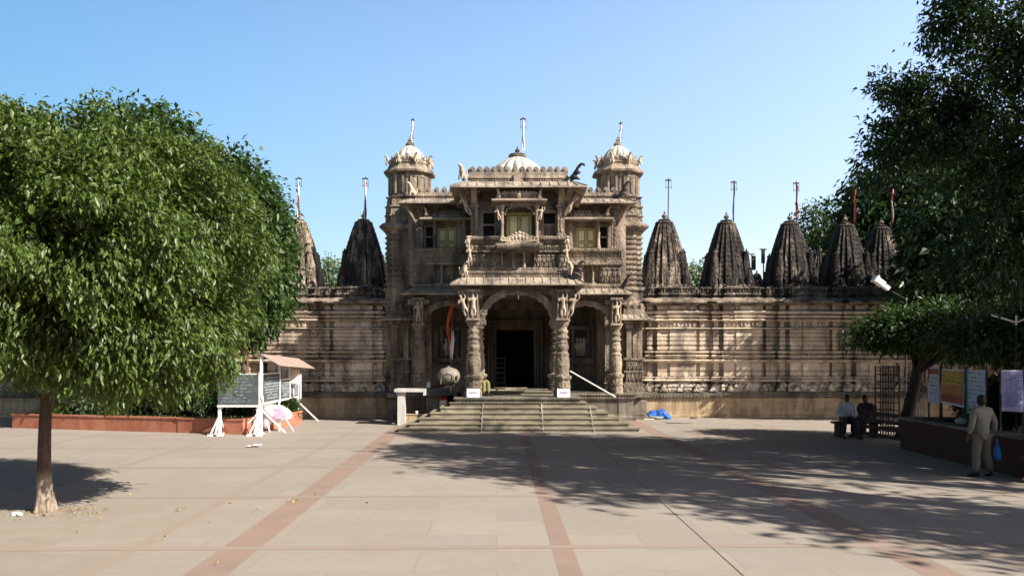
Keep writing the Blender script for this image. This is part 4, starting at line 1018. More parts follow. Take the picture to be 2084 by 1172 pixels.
# ------------------------------------------------------------------ trees
def leaf_mesh(name, cen, out, per, spread, size, mat, droop=.5, flat=1.0, wid=.24, seed=0, spray=0):
    r = np.random.default_rng(seed)
    n = len(cen) * per
    c = np.repeat(cen, per, 0); o = np.repeat(out, per, 0)
    b = c + r.normal(0, 1, (n, 3)) * np.array([spread, spread, spread * flat])
    if spray: b += (o * .7 + np.array([0, 0, -.9])) * (r.uniform(-.2, 1, (n, 1)) * spray)
    d = o * .7 + r.normal(0, .55, (n, 3)); d[:, 2] -= droop
    d /= np.linalg.norm(d, axis=1)[:, None]
    w = np.cross(d, r.normal(0, 1, (n, 3)) * .6 + np.array([0, 0, 1.0])); w /= np.linalg.norm(w, axis=1)[:, None] + 1e-6
    nn = np.cross(w, d); s = size * r.uniform(.65, 1.25, (n, 1))
    L = b + d * s * .42 + w * s * wid + nn * s * .07
    Rr = b + d * s * .42 - w * s * wid + nn * s * .07
    mid = b + d * s * .5 - nn * s * .04
    tip = b + d * s - nn * s * .12; tip[:, 2] -= s[:, 0] * .1
    V = np.stack([b, L, Rr, mid, tip], 1).reshape(-1, 3)
    base = (np.arange(n) * 5)[:, None, None]
    Fc = (base + np.array([[0, 3, 1], [0, 2, 3], [1, 3, 4], [3, 2, 4]])[None]).reshape(-1)
    me = bpy.data.meshes.new(name)
    me.vertices.add(len(V)); me.vertices.foreach_set('co', V.astype(np.float32).ravel())
    nf = n * 4; me.loops.add(nf * 3); me.loops.foreach_set('vertex_index', Fc.astype(np.int32))
    me.polygons.add(nf); me.polygons.foreach_set('loop_start', np.arange(0, nf * 3, 3, dtype=np.int32)); me.polygons.foreach_set('loop_total', np.full(nf, 3, np.int32))
    me.update(calc_edges=True); me.materials.append(M[mat]); return me
def blob_points(blobs, n, seed, shell=(.72, 1.02), power=2.0, bumpy=.10, lower=-1.0, gap=0, gf=3.2):
    r = np.random.default_rng(seed); C_, O_ = [], []
    vol = np.array([b[3] * b[4] + b[4] * b[5] + b[3] * b[5] for b in blobs]); vol = vol / vol.sum()
    for b, q in zip(blobs, vol):
        k = max(6, int(n * q)); d = r.normal(0, 1, (k * 2, 3)); d /= np.linalg.norm(d, axis=1)[:, None]
        d = d[d[:, 2] > lower][:k]
        if power != 2.0:
            f = 1 / (np.abs(d) ** power).sum(1) ** (1 / power); d2 = d * f[:, None]
        else: d2 = d
        th = np.sin(d[:, 0] * 5.1 + b[0]) * np.sin(d[:, 1] * 4.3 + b[1]) * np.sin(d[:, 2] * 6.2 + b[2])
        rad = r.uniform(*shell, (len(d), 1)) ** .6 + bumpy * th[:, None] + r.normal(0, .02, (len(d), 1))
        if gap:
            q0 = np.array(b[:3]) + d2 * np.array(b[3:6])
            hol = np.sin(q0[:, 0] * gf + 1.3 * np.sin(q0[:, 2] * gf * .7)) + np.sin(q0[:, 2] * gf * 1.15 + 1.7 * np.sin(q0[:, 0] * gf * .6 + 2)) + np.sin(q0[:, 1] * gf * .9 + q0[:, 2])
            rad = rad - gap * np.clip(hol[:, None] - .2, 0, 1.2)
        p = np.array(b[:3]) + d2 * rad * np.array(b[3:6])
        o = d / np.array(b[3:6]); o /= np.linalg.norm(o, axis=1)[:, None]
        C_.append(p); O_.append(o)
    return np.vstack(C_), np.vstack(O_)
def tree(name, label, base, tr, top, blobs, n, per, spread, size, mat, seed, group=None, shell=(.5, 1.02), power=2.0, bumpy=.12, droop=.5, inner=0, limbs=26, barkmat='bark', lean=0.0, flat=.8, wid=.24, cat='tree', lower=-1.0, spray=0, gap=0, gf=3.2):
    t = thing(name, base, label, cat, group)
    rr = random.Random(seed)
    bx_, by_, bz_ = base
    tp = Vector(top)
    pts = []
    for i in range(9):
        q = i / 8
        pts.append((bx_ + (tp.x - bx_) * q + .05 * math.sin(q * 5 + seed) * tr * 4, by_ + (tp.y - by_) * q, bz_ + (tp.z - bz_) * q))
    m = MB().tube(pts, [tr * (1.35 if i == 0 else 1.08 if i == 1 else 1.0 - .045 * i) for i in range(9)], 14)
    for j in range(5):
        a = j * 1.26 + seed; m.tube([(bx_ + tr * .85 * math.cos(a), by_ + tr * .85 * math.sin(a), bz_ + .3), (bx_ + tr * 1.4 * math.cos(a), by_ + tr * 1.4 * math.sin(a), bz_ - .02)], [tr * .25, tr * .3], 7)
    m.build('trunk', barkmat, t, 60)
    cen, out = blob_points(blobs, n, seed, shell, power, bumpy, lower, gap, gf)
    m = MB()
    idx = list(range(len(cen))); rr.shuffle(idx)
    for i in idx[:limbs]:
        e = Vector(cen[i]); s0 = Vector(pts[rr.choice((6, 7, 8))]); mid = s0.lerp(e, .45) + Vector((rr.uniform(-.3, .3), rr.uniform(-.3, .3), .35 + .1 * (e - s0).length))
        r0 = tr * rr.uniform(.3, .5); m.tube([s0, s0.lerp(mid, .55) + Vector((0, 0, .08)), mid, mid.lerp(e, .6), e], [r0, r0 * .8, r0 * .55, r0 * .3, r0 * .12], 7)
        for _ in range(2):
            f = Vector(cen[rr.choice(idx)]);
            if (f - mid).length < 2.6: m.tube([mid, mid.lerp(f, .5) + Vector((0, 0, .1)), f], [r0 * .4, r0 * .22, r0 * .08], 5)
    if m.v: m.build('branches', 'darkbark' if barkmat == 'darkbark' else 'bark', t, 60)
    b0 = np.array(base)
    me = leaf_mesh('crown', cen - b0, out, per, spread, size, mat, droop, flat, wid, seed, spray)
    ob = bpy.data.objects.new('crown', me); COL.objects.link(ob); ob.parent = t; WORLD[ob.name] = tuple(base)
    if inner:
        r = np.random.default_rng(seed + 5); bl = [(b[0], b[1], b[2], b[3] * .8, b[4] * .8, b[5] * .8) for b in blobs]
        c2, o2 = blob_points(bl, inner, seed + 3, (.15, .95), power, 0)
        me = leaf_mesh('inner_foliage', c2 - b0, o2, 14, spread * 1.6, size * 1.5, mat, droop, 1, .34, seed + 9)
        ob = bpy.data.objects.new('inner_foliage', me); COL.objects.link(ob); ob.parent = t; WORLD[ob.name] = tuple(base)
    return t
tx_, ty_ = XX(92, 12.4), 12.4
tree('plaza_tree', 'big round clipped tree with dense bright leaves and whitewashed trunk foot, nearest at left', (tx_, ty_, 0), .112, (tx_ + .02, ty_, 2.6),
     [(tx_ - .05, ty_ + .1, 4.32, 3.34, 3.1, 2.0), (tx_ + 1.25, ty_ + .2, 3.12, 1.75, 1.9, 1.1)], 4900, 34, .10, .118, 'leaf', 3, shell=(.62, 1.05), power=2.15, bumpy=.08, gap=.32, gf=3.9, inner=450, droop=.75, barkmat='limebark', wid=.20, spray=.24)
G2 = 'round trees growing in the red planter'
tree('planter_tree', 'tallest dark green tree behind the big clipped tree, its top showing above it', (-12.8, 26.2, .4), .2, (-12.6, 26.2, 4), [(-12.7, 26.2, 7.0, 3.1, 2.8, 3.8)], 1500, 26, .28, .24, 'leafmid', 4, G2, bumpy=.16, inner=200)
tree('planter_tree', 'middle green tree of the planter, its lumpy top right of the tallest tree', (-9.9, 26.4, .4), .18, (-9.8, 26.4, 4), [(-10.1, 26.4, 6.1, 2.3, 2.3, 3.15)], 1100, 26, .26, .23, 'leafmid', 5, G2, bumpy=.16, inner=150)
tree('planter_tree', 'rightmost tree of the planter, its crown ending beside the brown spire', (-9.2, 26.8, .4), .16, (-9.2, 26.8, 3.6), [(-9.1, 26.9, 5.7, 1.35, 1.4, 2.8)], 800, 26, .25, .22, 'leafmid', 6, G2, bumpy=.14, inner=120)
tree('planter_tree', 'leftmost planter tree, hidden behind the big clipped tree at the frame edge', (-16.2, 27.6, .4), .18, (-16.2, 27.6, 4), [(-16.0, 27.6, 6.4, 2.6, 2.4, 3.2)], 900, 24, .28, .26, 'leafmid', 14, G2, bumpy=.16, inner=120)
tree('shade_tree', 'very tall dark tree at the right edge, reaching above the frame', (12.7, 17.2, .6), .28, (12.4, 17.2, 5.0),
     [(8.7, 17.0, 7.42, 0.94, 0.94, 0.94), (8.44, 17.0, 8.3, 0.63, 0.63, 0.38), (8.13, 17.0, 6.84, 0.5, 0.56, 0.82), (9.7, 17.0, 7.79, 1.14, 1.26, 1.2), (9.64, 17.0, 9.74, 0.76, 0.82, 0.63), (10.02, 17.0, 10.56, 0.7, 0.82, 0.56), (11.21, 17.0, 9.36, 1.64, 1.58, 1.7), (11.02, 16.63, 6.46, 1.82, 1.58, 1.76), (10.64, 16.75, 4.64, 1.52, 1.44, 1.26), (12.6, 17.0, 7.86, 1.89, 1.89, 2.52), (13.2, 18.2, 5.2, 2.0, 1.6, 1.8), (12.9, 17.5, 3.9, 1.6, 1.5, 1.0)],
     3000, 22, .12, .15, 'leafdark', 8, shell=(.12, 1.08), bumpy=.32, gap=.38, gf=4.4, limbs=14, droop=.35, inner=0, wid=.2, barkmat='darkbark')
tree('shade_tree', 'dark leafy tree close before the right wall, filling the gap under the tallest tree', (17.2, 28.4, 0), .3, (17.2, 28.4, 4.5),
     [(17.3, 28.4, 6.6, 2.8, 2.0, 3.1), (15.3, 28.4, 5.0, 1.3, 1.3, 1.6), (19.5, 28, 5, 2.6, 2, 3.6)], 1300, 24, .28, .28, 'leafdark', 12, bumpy=.25, inner=160, limbs=30, shell=(.25, 1.05))
tree('shade_tree', 'dense dark tree standing behind the two rightmost spires', (19.6, 39, 0), .4, (19.6, 39, 6), [(18.7, 39, 8.6, 2.2, 2.2, 3.4), (21.5, 39, 9, 3, 3, 4.5), (20, 38, 5.5, 3, 2.5, 2)], 1500, 24, .36, .36, 'leafdark', 9, bumpy=.2, inner=260, limbs=20)
tree('umbrella_tree', 'low spreading dark tree over the posters, its trunk inside an iron guard', (XX(1843, 23), 23, 0), .2, (XX(1843, 23) + .3, 22.8, 2.6),
     [(11.6, 22.6, 3.25, 1.4, 1.5, .62), (12.8, 21.6, 3.2, 1.9, 1.8, .85), (12.1, 19.2, 2.95, 1.6, 1.6, .62), (14.2, 19.6, 3.1, 1.9, 2.0, .8), (10.75, 22.7, 2.95, .85, .9, .3), (12.8, 17.0, 2.8, 1.4, 1.3, .5)], 1500, 24, .2, .17, 'leafmid', 10, shell=(.2, 1.05), bumpy=.2, droop=.25, flat=.45, limbs=30, wid=.2, barkmat='darkbark')
for i, (x, y, zc, r, h) in enumerate(((XX(676, 55), 55, 7.2, 2.0, 2.0), (XX(797, 55), 55, 7.6, 1.8, 1.8), (XX(1418, 55), 55, 7.0, 1.9, 1.9), (XX(1688, 46), 46, 9.6, 2.0, 1.9), (XX(1640, 55), 55, 6, 2.5, 2))):
    tree('distant_tree', ('pale distant tree between the two left spires', 'distant tree glimpsed beside the left turret', 'green distant tree between the turret and the next two right spires', 'leafy distant tree behind the fourth black spire', 'distant tree low behind the third black spire')[i],
         (x, y, 0), .25, (x, y, zc - 1), [(x, y, zc, r, r, h), (x + r * .6, y, zc - .8, r * .8, r, h * .7)], 260, 22, .30, .30, ('leaffar', 'leaffar', 'leaf', 'leafmid', 'leaffar')[i], 20 + i, 'distant trees beyond the temple', bumpy=.25, limbs=14, shell=(.3, 1.0))
# the plaza's own trees beyond the right frame edge, whose shade lies on the paving
SH = 'plaza trees standing outside the right edge that shade the paving'
for i, (x, y, zc, r, h, n) in enumerate(((13.6, 12.0, 10.6, 3.0, 1.4, 220), (16.4, 6.0, 7.8, 2.4, 1.4, 170), (19.6, 11.0, 9.6, 3.0, 1.4, 170), (14.9, 8.7, 10.0, 2.5, 1.2, 170))):
    tree('shade_tree', 'loose crowned shade tree standing outside the right edge of the view', (x, y, 0), .28, (x, y, zc - 1.5), [(x, y, zc, r, r * .9, h), (x - r * .5, y + .5, zc + 1, r * .5, r * .5, h * .5)], n, 22, .34, .30, 'leafdark', 40 + i, SH, shell=(.1, 1.05), bumpy=.3, limbs=30, flat=.5)

for i in range(7):  # unseen tree row added behind the viewpoint to block low sky light
    x = -27 + i * 9; y = -17 - 2 * (i % 2)
    tree('plaza_tree', 'tall dark tree added unseen behind the viewpoint to block low sky light', (x, y, 0), .35, (x, y, 4), [(x, y, 7.2, 5.2, 3.6, 6.2)], 420, 20, .6, .75, 'leafdark', 140 + i, 'row of unseen trees added behind the viewpoint against low sky light', bumpy=.15, inner=150, limbs=6)

# ------------------------------------------------------------------ planter on the left with its plants
A = Vector((-16.9, 26.4)); B = Vector((-8.35, 24.25)); dv = (B - A).normalized(); nv = Vector((-dv.y, dv.x))
def pp(u, v): q = A + dv * u + nv * v; return (q.x, q.y)
LL = (B - A).length; S1 = LL * .735
plan = [pp(0, 0), pp(S1, 0), pp(S1, -.02), pp(LL, -.02), pp(LL, 3.6), pp(0, 3.6)]
t = thing('planter', (-12.5, 26, 0), 'long low planter faced with red sandstone slabs under the trees on the left', 'planter')
MB().sweep(plan, [(0, 0), (0, .43), (-.3, .43)], True).build('side_panels', 'redstone', t)
MB().sweep(plan, [(.03, .43), (.03, .48), (-.22, .48), (-.22, .43)], True).build('coping', 'redstone', t)
m = MB(); q = [pp(.2, .2), pp(LL - .2, .2), pp(LL - .2, 3.4), pp(.2, 3.4)]; m.add([(a, b, .41) for a, b in q], [(0, 1, 2, 3)]); m.build('soil', 'soil', t)
def shrub(x, y, z, r, h, n, size, mat, label, name='shrub', cat='shrub', group='plants in the red planter', seed=0, per=16):
    t = thing(name, (x, y, z), label, cat, group)
    m = MB(); rr = random.Random(seed)
    for k in range(9):
        a = rr.uniform(0, 6.28); m.tube([(x, y, z), (x + r * .3 * math.cos(a), y + r * .3 * math.sin(a), z + h * .5), (x + r * .7 * math.cos(a), y + r * .7 * math.sin(a), z + h)], [.02, .014, .006], 5)
    m.build('stems', 'bark', t)
    c, o = blob_points([(x, y, z + h * .55, r, r, h * .5)], n, seed, (.2, 1.0)); me = leaf_mesh('foliage', c - np.array((x, y, z)), o, per, .08, size, mat, .2, 1, .14, seed)
    ob = bpy.data.objects.new('foliage', me); COL.objects.link(ob); ob.parent = t
for i, (u, v, r, h, mt, lb) in enumerate(((2.6, .7, .5, .9, 'leaffar', 'grey green oleander shrub with long narrow leaves, right of the near trunk'), (3.6, .5, .3, .45, 'leaf', 'small bright shrub at the planter edge, right of the oleander'), (1.6, .6, .35, .25, 'leaf', 'low grassy clump at the left end of the red planter'),
        (4.5, 1.0, .6, 1.2, 'leafdark', 'dark shrub in the shade at the middle of the planter'), (5.6, .9, .6, 1.3, 'leafmid', 'leafy shrub below the hanging leaves of the big tree'), (6.8, 1.0, .7, 1.3, 'leafdark', 'dark shrub behind the slate board'), (7.9, 1.2, .6, 1.2, 'leafdark', 'dark shrub at the right end of the planter'),
        (3.2, 2.2, .9, 1.5, 'leafdark', 'large dark bush at the back of the planter'), (5.4, 2.4, 1.0, 1.6, 'leafdark', 'broad dark bush in the deep shade of the planter'), (1.0, 2.4, .8, 1.4, 'leafdark', 'dark bush at the back left corner of the planter'))):
    x, y = pp(u, v); shrub(x, y, .41, r, h, int(50 + 110 * r * h * 2), .17, mt, lb, seed=60 + i)
shrub(-7.95, 27.6, 0, .4, .9, 90, .2, 'leafmid', 'small shrub behind the pink and white sack under the board', group='plants near the boards', seed=80)
c = rng.uniform(0, 1, (260, 2)); me_c = np.array([[*pp(.2 + a * (LL - .4), .15 + b * 1.0), .43] for a, b in c]); gm = leaf_mesh('ground_cover', me_c, np.tile([0, 0, 1.0], (len(me_c), 1)), 8, .08, .10, 'leaf', -.6, .3, .1, 5)
gc = bpy.data.objects.new('ground_cover', gm); COL.objects.link(gc); tag(gc, 'bright low ground cover along the edge of the red planter', 'ground cover', kind='stuff')

# far left fence, gate post
t = thing('picket_fence', (-24.5, 36.8, 0), 'weathered pale picket fence with scraps leaning on it, far left behind the trunk', 'fence')
for k in range(34):
    x = -24.7 + k * .085 * 1.35; m = MB().box(x, x + .075, 36.8, 36.83, .03, .62 + random.uniform(-.06, .12)); m.build('picket', 'canvas' if k % 3 else 'tin', t)
MB().box(-24.7, -20.7, 36.83, 36.87, .2, .26).box(-24.7, -20.7, 36.83, 36.87, .5, .56).build('rail', 'tin', t)
tag(MB().box(-23.9, -23.82, 36.5, 36.58, 0, .9).cbox((-22.9, 36.5, .22), (.5, .1, .1), Matrix.Rotation(.5, 3, 'Y')).cbox((-22.4, 36.5, .2), (.6, .1, .08), Matrix.Rotation(-.7, 3, 'Y')).cbox((-23.3, 36.45, .12), (.5, .2, .2), Matrix.Rotation(.3, 3, 'Z')).build('scrap_wood', 'bark'), 'heap of scrap wood in front of the pale picket fence', 'scrap wood')
m = MB().box(-24.2, -23.75, 34.9, 35.3, 0, 1.3).box(-24.25, -23.70, 34.85, 35.35, 1.3, 1.36); o = tag(m.build('gate_post', 'white'), 'white painted gate post cut by the left edge of the view', 'post')
for i in range(4):
    x = -30 + i * 4.2
    tree('boundary_tree', ('dark tree far left behind the picket fence', 'dark tree beyond the fence, second from the left', 'dark tree beyond the fence, third from the left', 'dark tree beyond the fence, nearest the shrine wall')[i], (x, 41 + i % 2, 0), .25, (x, 41, 2.5), [(x, 41, 3.6, 2.6, 2.2, 3.2)], 420, 22, .35, .36, 'leafdark', 90 + i, 'dark trees beyond the picket fence', inner=120, limbs=8)

# litter
for i, (px, py) in enumerate(((330, 1102), (365, 1041), (448, 1028), (600, 1022), (440, 1150), (516, 1046), (200, 1058), (472, 1030), (525, 1070), (585, 1022), (748, 1030), (160, 1085), (850, 930), (640, 1006), (1006, 1123), (685, 982), (420, 1070), (300, 1020), (260, 1010), (540, 1040))):
    d = 2.5 * F / (py - HOR); x = XX(px, d); r_ = rng.uniform(.5, 1.3)
    m = leaf_mesh('fallen_leaf', np.array([[0, 0, .03]]), np.array([[0, 0, .1]]), 3 if i < 5 else 1,   .03, .055 * r_, 'yellowleaf', .0, .1, .3, 200 + i)
    o = bpy.data.objects.new('fallen_leaf', m); COL.objects.link(o); o.location = (x, d, .02); tag(o, 'scattered dry yellow leaf lying on the paving left of centre', 'leaf', 'fallen leaves on the paving')
c = np.array([[tx_ + .75 * math.cos(a) * q + .25, ty_ + .5 * math.sin(a) * q - .1, .02] for a, q in zip(rng.uniform(0, 6.28, 150), rng.uniform(0.2, 1.15, 150))])
o = bpy.data.objects.new('leaf_litter', leaf_mesh('leaf_litter', c, np.tile([0, 0, .1], (len(c), 1)), 2, .03, .035, 'litter', 0, .1, .3, 9)); COL.objects.link(o); tag(o, 'ring of dry leaf crumbs round the foot of the near trunk', 'leaf litter', kind='stuff')
m = MB().cbox((tx_ - .28, ty_ - .3, .03), (.10, .07, .05), Matrix.Rotation(.4, 3, 'Z'), .7).ball((tx_ - .18, ty_ - .35, .03), (.05, .04, .03), 7, 5); tag(m.build('stone_chip', 'canvas', None), 'pale stone lying at the left foot of the near trunk', 'stone')

# ------------------------------------------------------------------ chalkboards on the left
def chalk(parent, o, ux, uz, w, h, rows, seed, skew=0.0, dens=.8, y_off=.004):
    """irregular chalk handwriting: short strokes in rows; ux/uz are the board's axes"""
    rr = random.Random(seed); m = MB(); o = Vector(o); ux = Vector(ux); uz = Vector(uz); nn = ux.cross(uz).normalized()
    for r in range(rows):
        z = h * (1 - (r + .8) / (rows + .6)); x = w * rr.uniform(.04, .12); e = w * rr.uniform(.7, .95)
        while x < e:
            L = rr.uniform(.015, .05)
            if rr.random() < dens:
                for q in range(2):
                    a = o + ux * (x + rr.uniform(0, L)) + uz * (z + rr.uniform(-.012, .02) + skew * x) + nn * y_off; b = a + ux * rr.uniform(-.01, L) + uz * rr.uniform(-.025, .025)
                    m.bar(a, b, .008, .006)
            x += L + rr.uniform(.005, .02)
    return m.build('chalk_writing', 'chalk', parent)
D1 = 24.1; x0, x1 = XX(443, D1), XX(528, D1); zb, zt = ZZ(824, D1), ZZ(762, D1)
t = thing('slate_board', ((x0 + x1) / 2, D1, 0), 'grey slate board with chalk writing on a white wooden stand, facing the camera', 'notice board')
bd = MB().box(x0 + .03, x1 - .03, D1 - .02, D1 + .01, zb, zt).build('board', 'slate', t)
chalk(bd, (x0 + .1, D1 - .022, zb + .03), (1, 0, 0), (0, 0, 1), x1 - x0 - .2, zt - zb - .08, 8, 4)
m = MB()
for x in (x0 + .05, x1 - .05):
    m.box(x - .045, x + .045, D1 + .012, D1 + .07, .02, zt + .02).bar((x, D1 + .03, .62), (x, D1 - .32, .05), .04).bar((x, D1 + .03, .62), (x, D1 + .42, .05), .04)
    m.bar((x, D1 + .03, .62), (x + .16, D1 - .30, .04), .035).bar((x, D1 + .03, .62), (x - .16, D1 - .30, .04), .035)
    m.box(x - .24, x + .24, D1 - .36, D1 - .30, .0, .05).box(x - .05, x + .05, D1 - .36, D1 + .46, .0, .045)
m.box(x0, x1, D1 - .05, D1 + .075, zb - .06, zb).box(x0, x1, D1 + .012, D1 + .05, zt, zt + .03)
m.build('stand', 'white', t)
# long roofed board running towards the temple wall
XB = -7.88; ys = (24.55, 26.45, 27.65, 28.75)
t = thing('roofed_board', (XB, 26.6, 0), 'long row of slate boards in a white frame under a sloping brown tin roof', 'notice board')
m = MB()
for i, y in enumerate(ys): m.box(XB - .035, XB + .035, y - .035, y + .035, .0 if i in (0, 3) else .85, 2.45 - .06 * i)
for y in (ys[0], ys[3]): m.bar((XB, y, .75), (XB + .75, y, .03), .045).bar((XB, y, .75), (XB - .7, y, .03), .045)
m.bar((XB, ys[0], .93), (XB, ys[3], .93), .06).bar((XB, ys[0], 1.86), (XB, ys[1], 1.86), .04).bar((XB, ys[1], 1.62), (XB, ys[2], 1.62), .04)
m.bar((XB, ys[0], 2.44), (XB, ys[3], 2.28), .05); m.bar((XB, 26.4, .93), (XB + .04, 26.42, 0), .05)
m.build('frame', 'white', t)
for i, (a, b, h) in enumerate(((ys[0] + .04, ys[1] - .04, 1.84), (ys[1] + .04, ys[2] - .04, 1.6), (ys[2] + .04, ys[3] - .04, 1.5))):
    q = MB().box(XB - .02, XB + .015, a, b, .96, h).build('board', 'slate', t); chalk(q, (XB + .02, b - .06, 1.0), (0, -1, 0), (0, 0, 1), b - a - .1, h - 1.05, 8, 30 + i, dens=.95, y_off=-.004)
m = MB(); nx = 40
for k in range(nx):                                   # corrugated sheet
    y0, y1 = 24.45 + 4.35 * k / nx, 24.45 + 4.35 * (k + 1) / nx; zz = lambda y: 2.50 - .04 * (y - 24.45); w0, w1 = (.012 if k % 2 else -.012), (-.012 if k % 2 else .012)
    m.add([(XB - .22, y0, zz(y0) - .02 + w0), (XB - .22, y1, zz(y1) - .02 + w1), (XB + .02, y1, zz(y1) + w1), (XB + .02, y0, zz(y0) + w0), (XB + .62, y1, zz(y1) - .36 + w1), (XB + .62, y0, zz(y0) - .36 + w0),
           (XB - .22, y0, zz(y0) - .03 + w0), (XB - .22, y1, zz(y1) - .03 + w1), (XB + .02, y1, zz(y1) - .01 + w1), (XB + .02, y0, zz(y0) - .01 + w0), (XB + .62, y1, zz(y1) - .37 + w1), (XB + .62, y0, zz(y0) - .37 + w0)],
          [(0, 1, 2, 3), (3, 2, 4, 5), (6, 9, 8, 7), (9, 11, 10, 8), (4, 10, 11, 5)])
m.build('roof', 'tin', t)
# domed canvas cover on the far end
cx_, cy_ = XX(597, 27.9), 27.9
t = thing('covered_sign', (cx_, cy_, 0), 'arched cream canvas hood over a small frame, under the right end of the tin roof', 'sign')
poly = [(cx_ - .24, 1.46), (cx_ + .24, 1.46)] + [(cx_ + .24 * math.cos(a), 1.78 + .30 * math.sin(a)) for a in [i * math.pi / 12 for i in range(13)]]
m = MB(); n_ = len(poly); lay = []
for dy, s_ in ((-.16, .80), (-.12, .94), (-.04, 1.0), (.06, 1.0), (.14, .92), (.17, .8)):
    lay.append([(cx_ + (x - cx_) * s_ + .006 * math.sin(i * 2 + dy * 30), cy_ + dy, 1.46 + (z - 1.46) * (s_ if z > 1.47 else 1)) for i, (x, z) in enumerate(poly)])
vs = [v for L_ in lay for v in L_]; fs = [(k * n_ + i, k * n_ + (i + 1) % n_, (k + 1) * n_ + (i + 1) % n_, (k + 1) * n_ + i) for k in range(5) for i in range(n_)] + [tuple(range(n_))[::-1], tuple(range(5 * n_, 6 * n_))]
m.add(vs, fs); m.build('hood', 'canvas', t, 50)
m = MB().box(cx_ - .28, cx_ - .24, cy_ - .02, cy_ + .03, .9, 1.8).box(cx_ + .24, cx_ + .28, cy_ - .02, cy_ + .03, .9, 1.8).box(cx_ - .28, cx_ + .28, cy_ - .1, cy_ + .05, 1.40, 1.46).box(cx_ - .01, cx_ + .02, cy_ - .02, cy_ + .03, .95, 1.4); m.build('frame', 'white', t)
# pink and white sack on a low rack
sx, sy = XX(562, 25.3), 25.3
def rumple(me_mb, seed, amp):
    r = random.Random(seed); ph = [r.uniform(0, 6) for _ in range(6)]
    me_mb.v = [(x + amp * math.sin(z * 13 + ph[0] + x * 7), y + amp * math.sin(x * 11 + ph[1] + z * 9), z + amp * math.sin(x * 12 + ph[2]) * .7) for x, y, z in me_mb.v]; return me_mb
t = thing('plastic_sack', (sx, sy, 0), 'white plastic sack with pink print lying over a low rack, under the boards', 'sack')
m = MB().ball((sx - .05, sy, .60), (.46, .26, .27), 24, 14); m.v = [(x, y, z) if z > .42 else (x, y, .42 + (z - .42) * .3) for x, y, z in m.v]; m.ball((sx + .18, sy + .1, .52), (.3, .25, .25), 16, 10); m.ball((sx - .28, sy - .05, .4), (.14, .16, .34), 12, 8); rumple(m, 3, .022).build('sack', 'pack', t, 70)
m = MB(); g_ = 9
vs = [(sx - .14 + .50 * i / g_, sy - .262 - .0 + .06 * (abs(i - 4.5) / 4.5) ** 2 + .05 * (abs(j - 2.5) / 4) ** 2, .42 + .34 * j / 5) for j in range(6) for i in range(g_ + 1)]
m.add(vs, [(j * (g_ + 1) + i, j * (g_ + 1) + i + 1, (j + 1) * (g_ + 1) + i + 1, (j + 1) * (g_ + 1) + i) for j in range(5) for i in range(g_)]); rumple(m, 3, .012).build('pink_print', 'pinkcloth', t, 70)
m = MB().bar((sx - .35, sy + .1, .45), (sx - .45, sy + .1, 0), .035).bar((sx + .3, sy, .4), (sx + .62, sy - .2, 0), .035).bar((sx + .12, sy, .4), (sx + .1, sy, .0), .04).bar((sx - .3, sy, .42), (sx - .1, sy - .35, 0), .035).bar((sx - .5, sy, .44), (sx + .4, sy, .42), .04); m.build('rack', 'white', t)
tag(rumple(MB().ball((XX(531, 24.35), 24.35, 1.05), (.08, .05, .28), 10, 8).bar((XX(528, 24.3), 24.3, 1.25), (XX(541, 24.3), 24.3, .86), .02), 5, .01).build('hanging_bag', 'pack', None, 60), 'small white plastic bag tied to the near post of the roofed board', 'bag')
# crumpled paper on the paving
dpp = 2.5 * F / (909 - HOR); px = XX(516, dpp)
m = MB(); n_ = 7; vs = [(px - .17 + .36 * i / n_ + .02 * math.sin(j * 3), dpp - .12 + .24 * j / n_, .02 + .05 * abs(math.sin(i * 1.7 + j * 1.1)) * (1 if i > 2 else .3)) for j in range(n_ + 1) for i in range(n_ + 1)]
m.add(vs, [(j * 8 + i, j * 8 + i + 1, (j + 1) * 8 + i + 1, (j + 1) * 8 + i) for j in range(7) for i in range(7)]); tag(m.build('crumpled_paper', 'pack'), 'crumpled bluish white paper lying on the paving before the boards', 'paper')

# ------------------------------------------------------------------ things round the porch
DT = 27.45
t = thing('stone_table', (XX(838, DT), DT, 0), 'white marble slab on a square post at the left of the steps', 'table')
a, b = XX(804, DT), XX(866, DT)
MB().box(a, b, DT - .2, DT + .6, ZZ(797, DT), ZZ(791, DT)).box(b - .06, b, DT - .19, DT + .55, ZZ(804, DT), ZZ(797, DT)).build('tabletop', 'whitestone', t)
MB().box(a + .1, a + .36, DT - .1, DT + .2, .0, ZZ(799, DT) - .02).box(a + .06, a + .4, DT - .14, DT + .24, ZZ(802, DT), ZZ(797, DT) - .004).build('post', 'whitestone', t)
t = thing('iron_grille', (XX(846, 28.1), 28.1, 0), 'rusty iron bar grille under the white marble slab', 'grille')
m = MB(); a, b = XX(826, 28.1), XX(868, 28.1)
for k in range(12): x = a + (b - a) * k / 11; m.bar((x, 28.1, .35), (x, 28.1, ZZ(806, 28.1)), .018)
m.box(a, b, 28.08, 28.12, .35, .38).box(a, b, 28.08, 28.12, ZZ(806, 28.1), ZZ(806, 28.1) + .03); m.build('bars', 'rust', t)
tag(MB().box(a - .02, b + .0, 27.75, 28.4, 0, .34).box(a + .03, b - .04, 27.72, 28.4, .34, .36).build('stone_block', 'plinth'), 'low buff stone block under the iron grille beside the steps', 'block')
tag(MB().lathe([(.03, 0), (.05, .04), (.06, .09), (.045, .11)], (XX(848, 27.85), 27.85), 12, 0, 0, .36).build('white_cup', 'white', None, 40), 'small white cup standing on the buff block by the steps', 'cup')
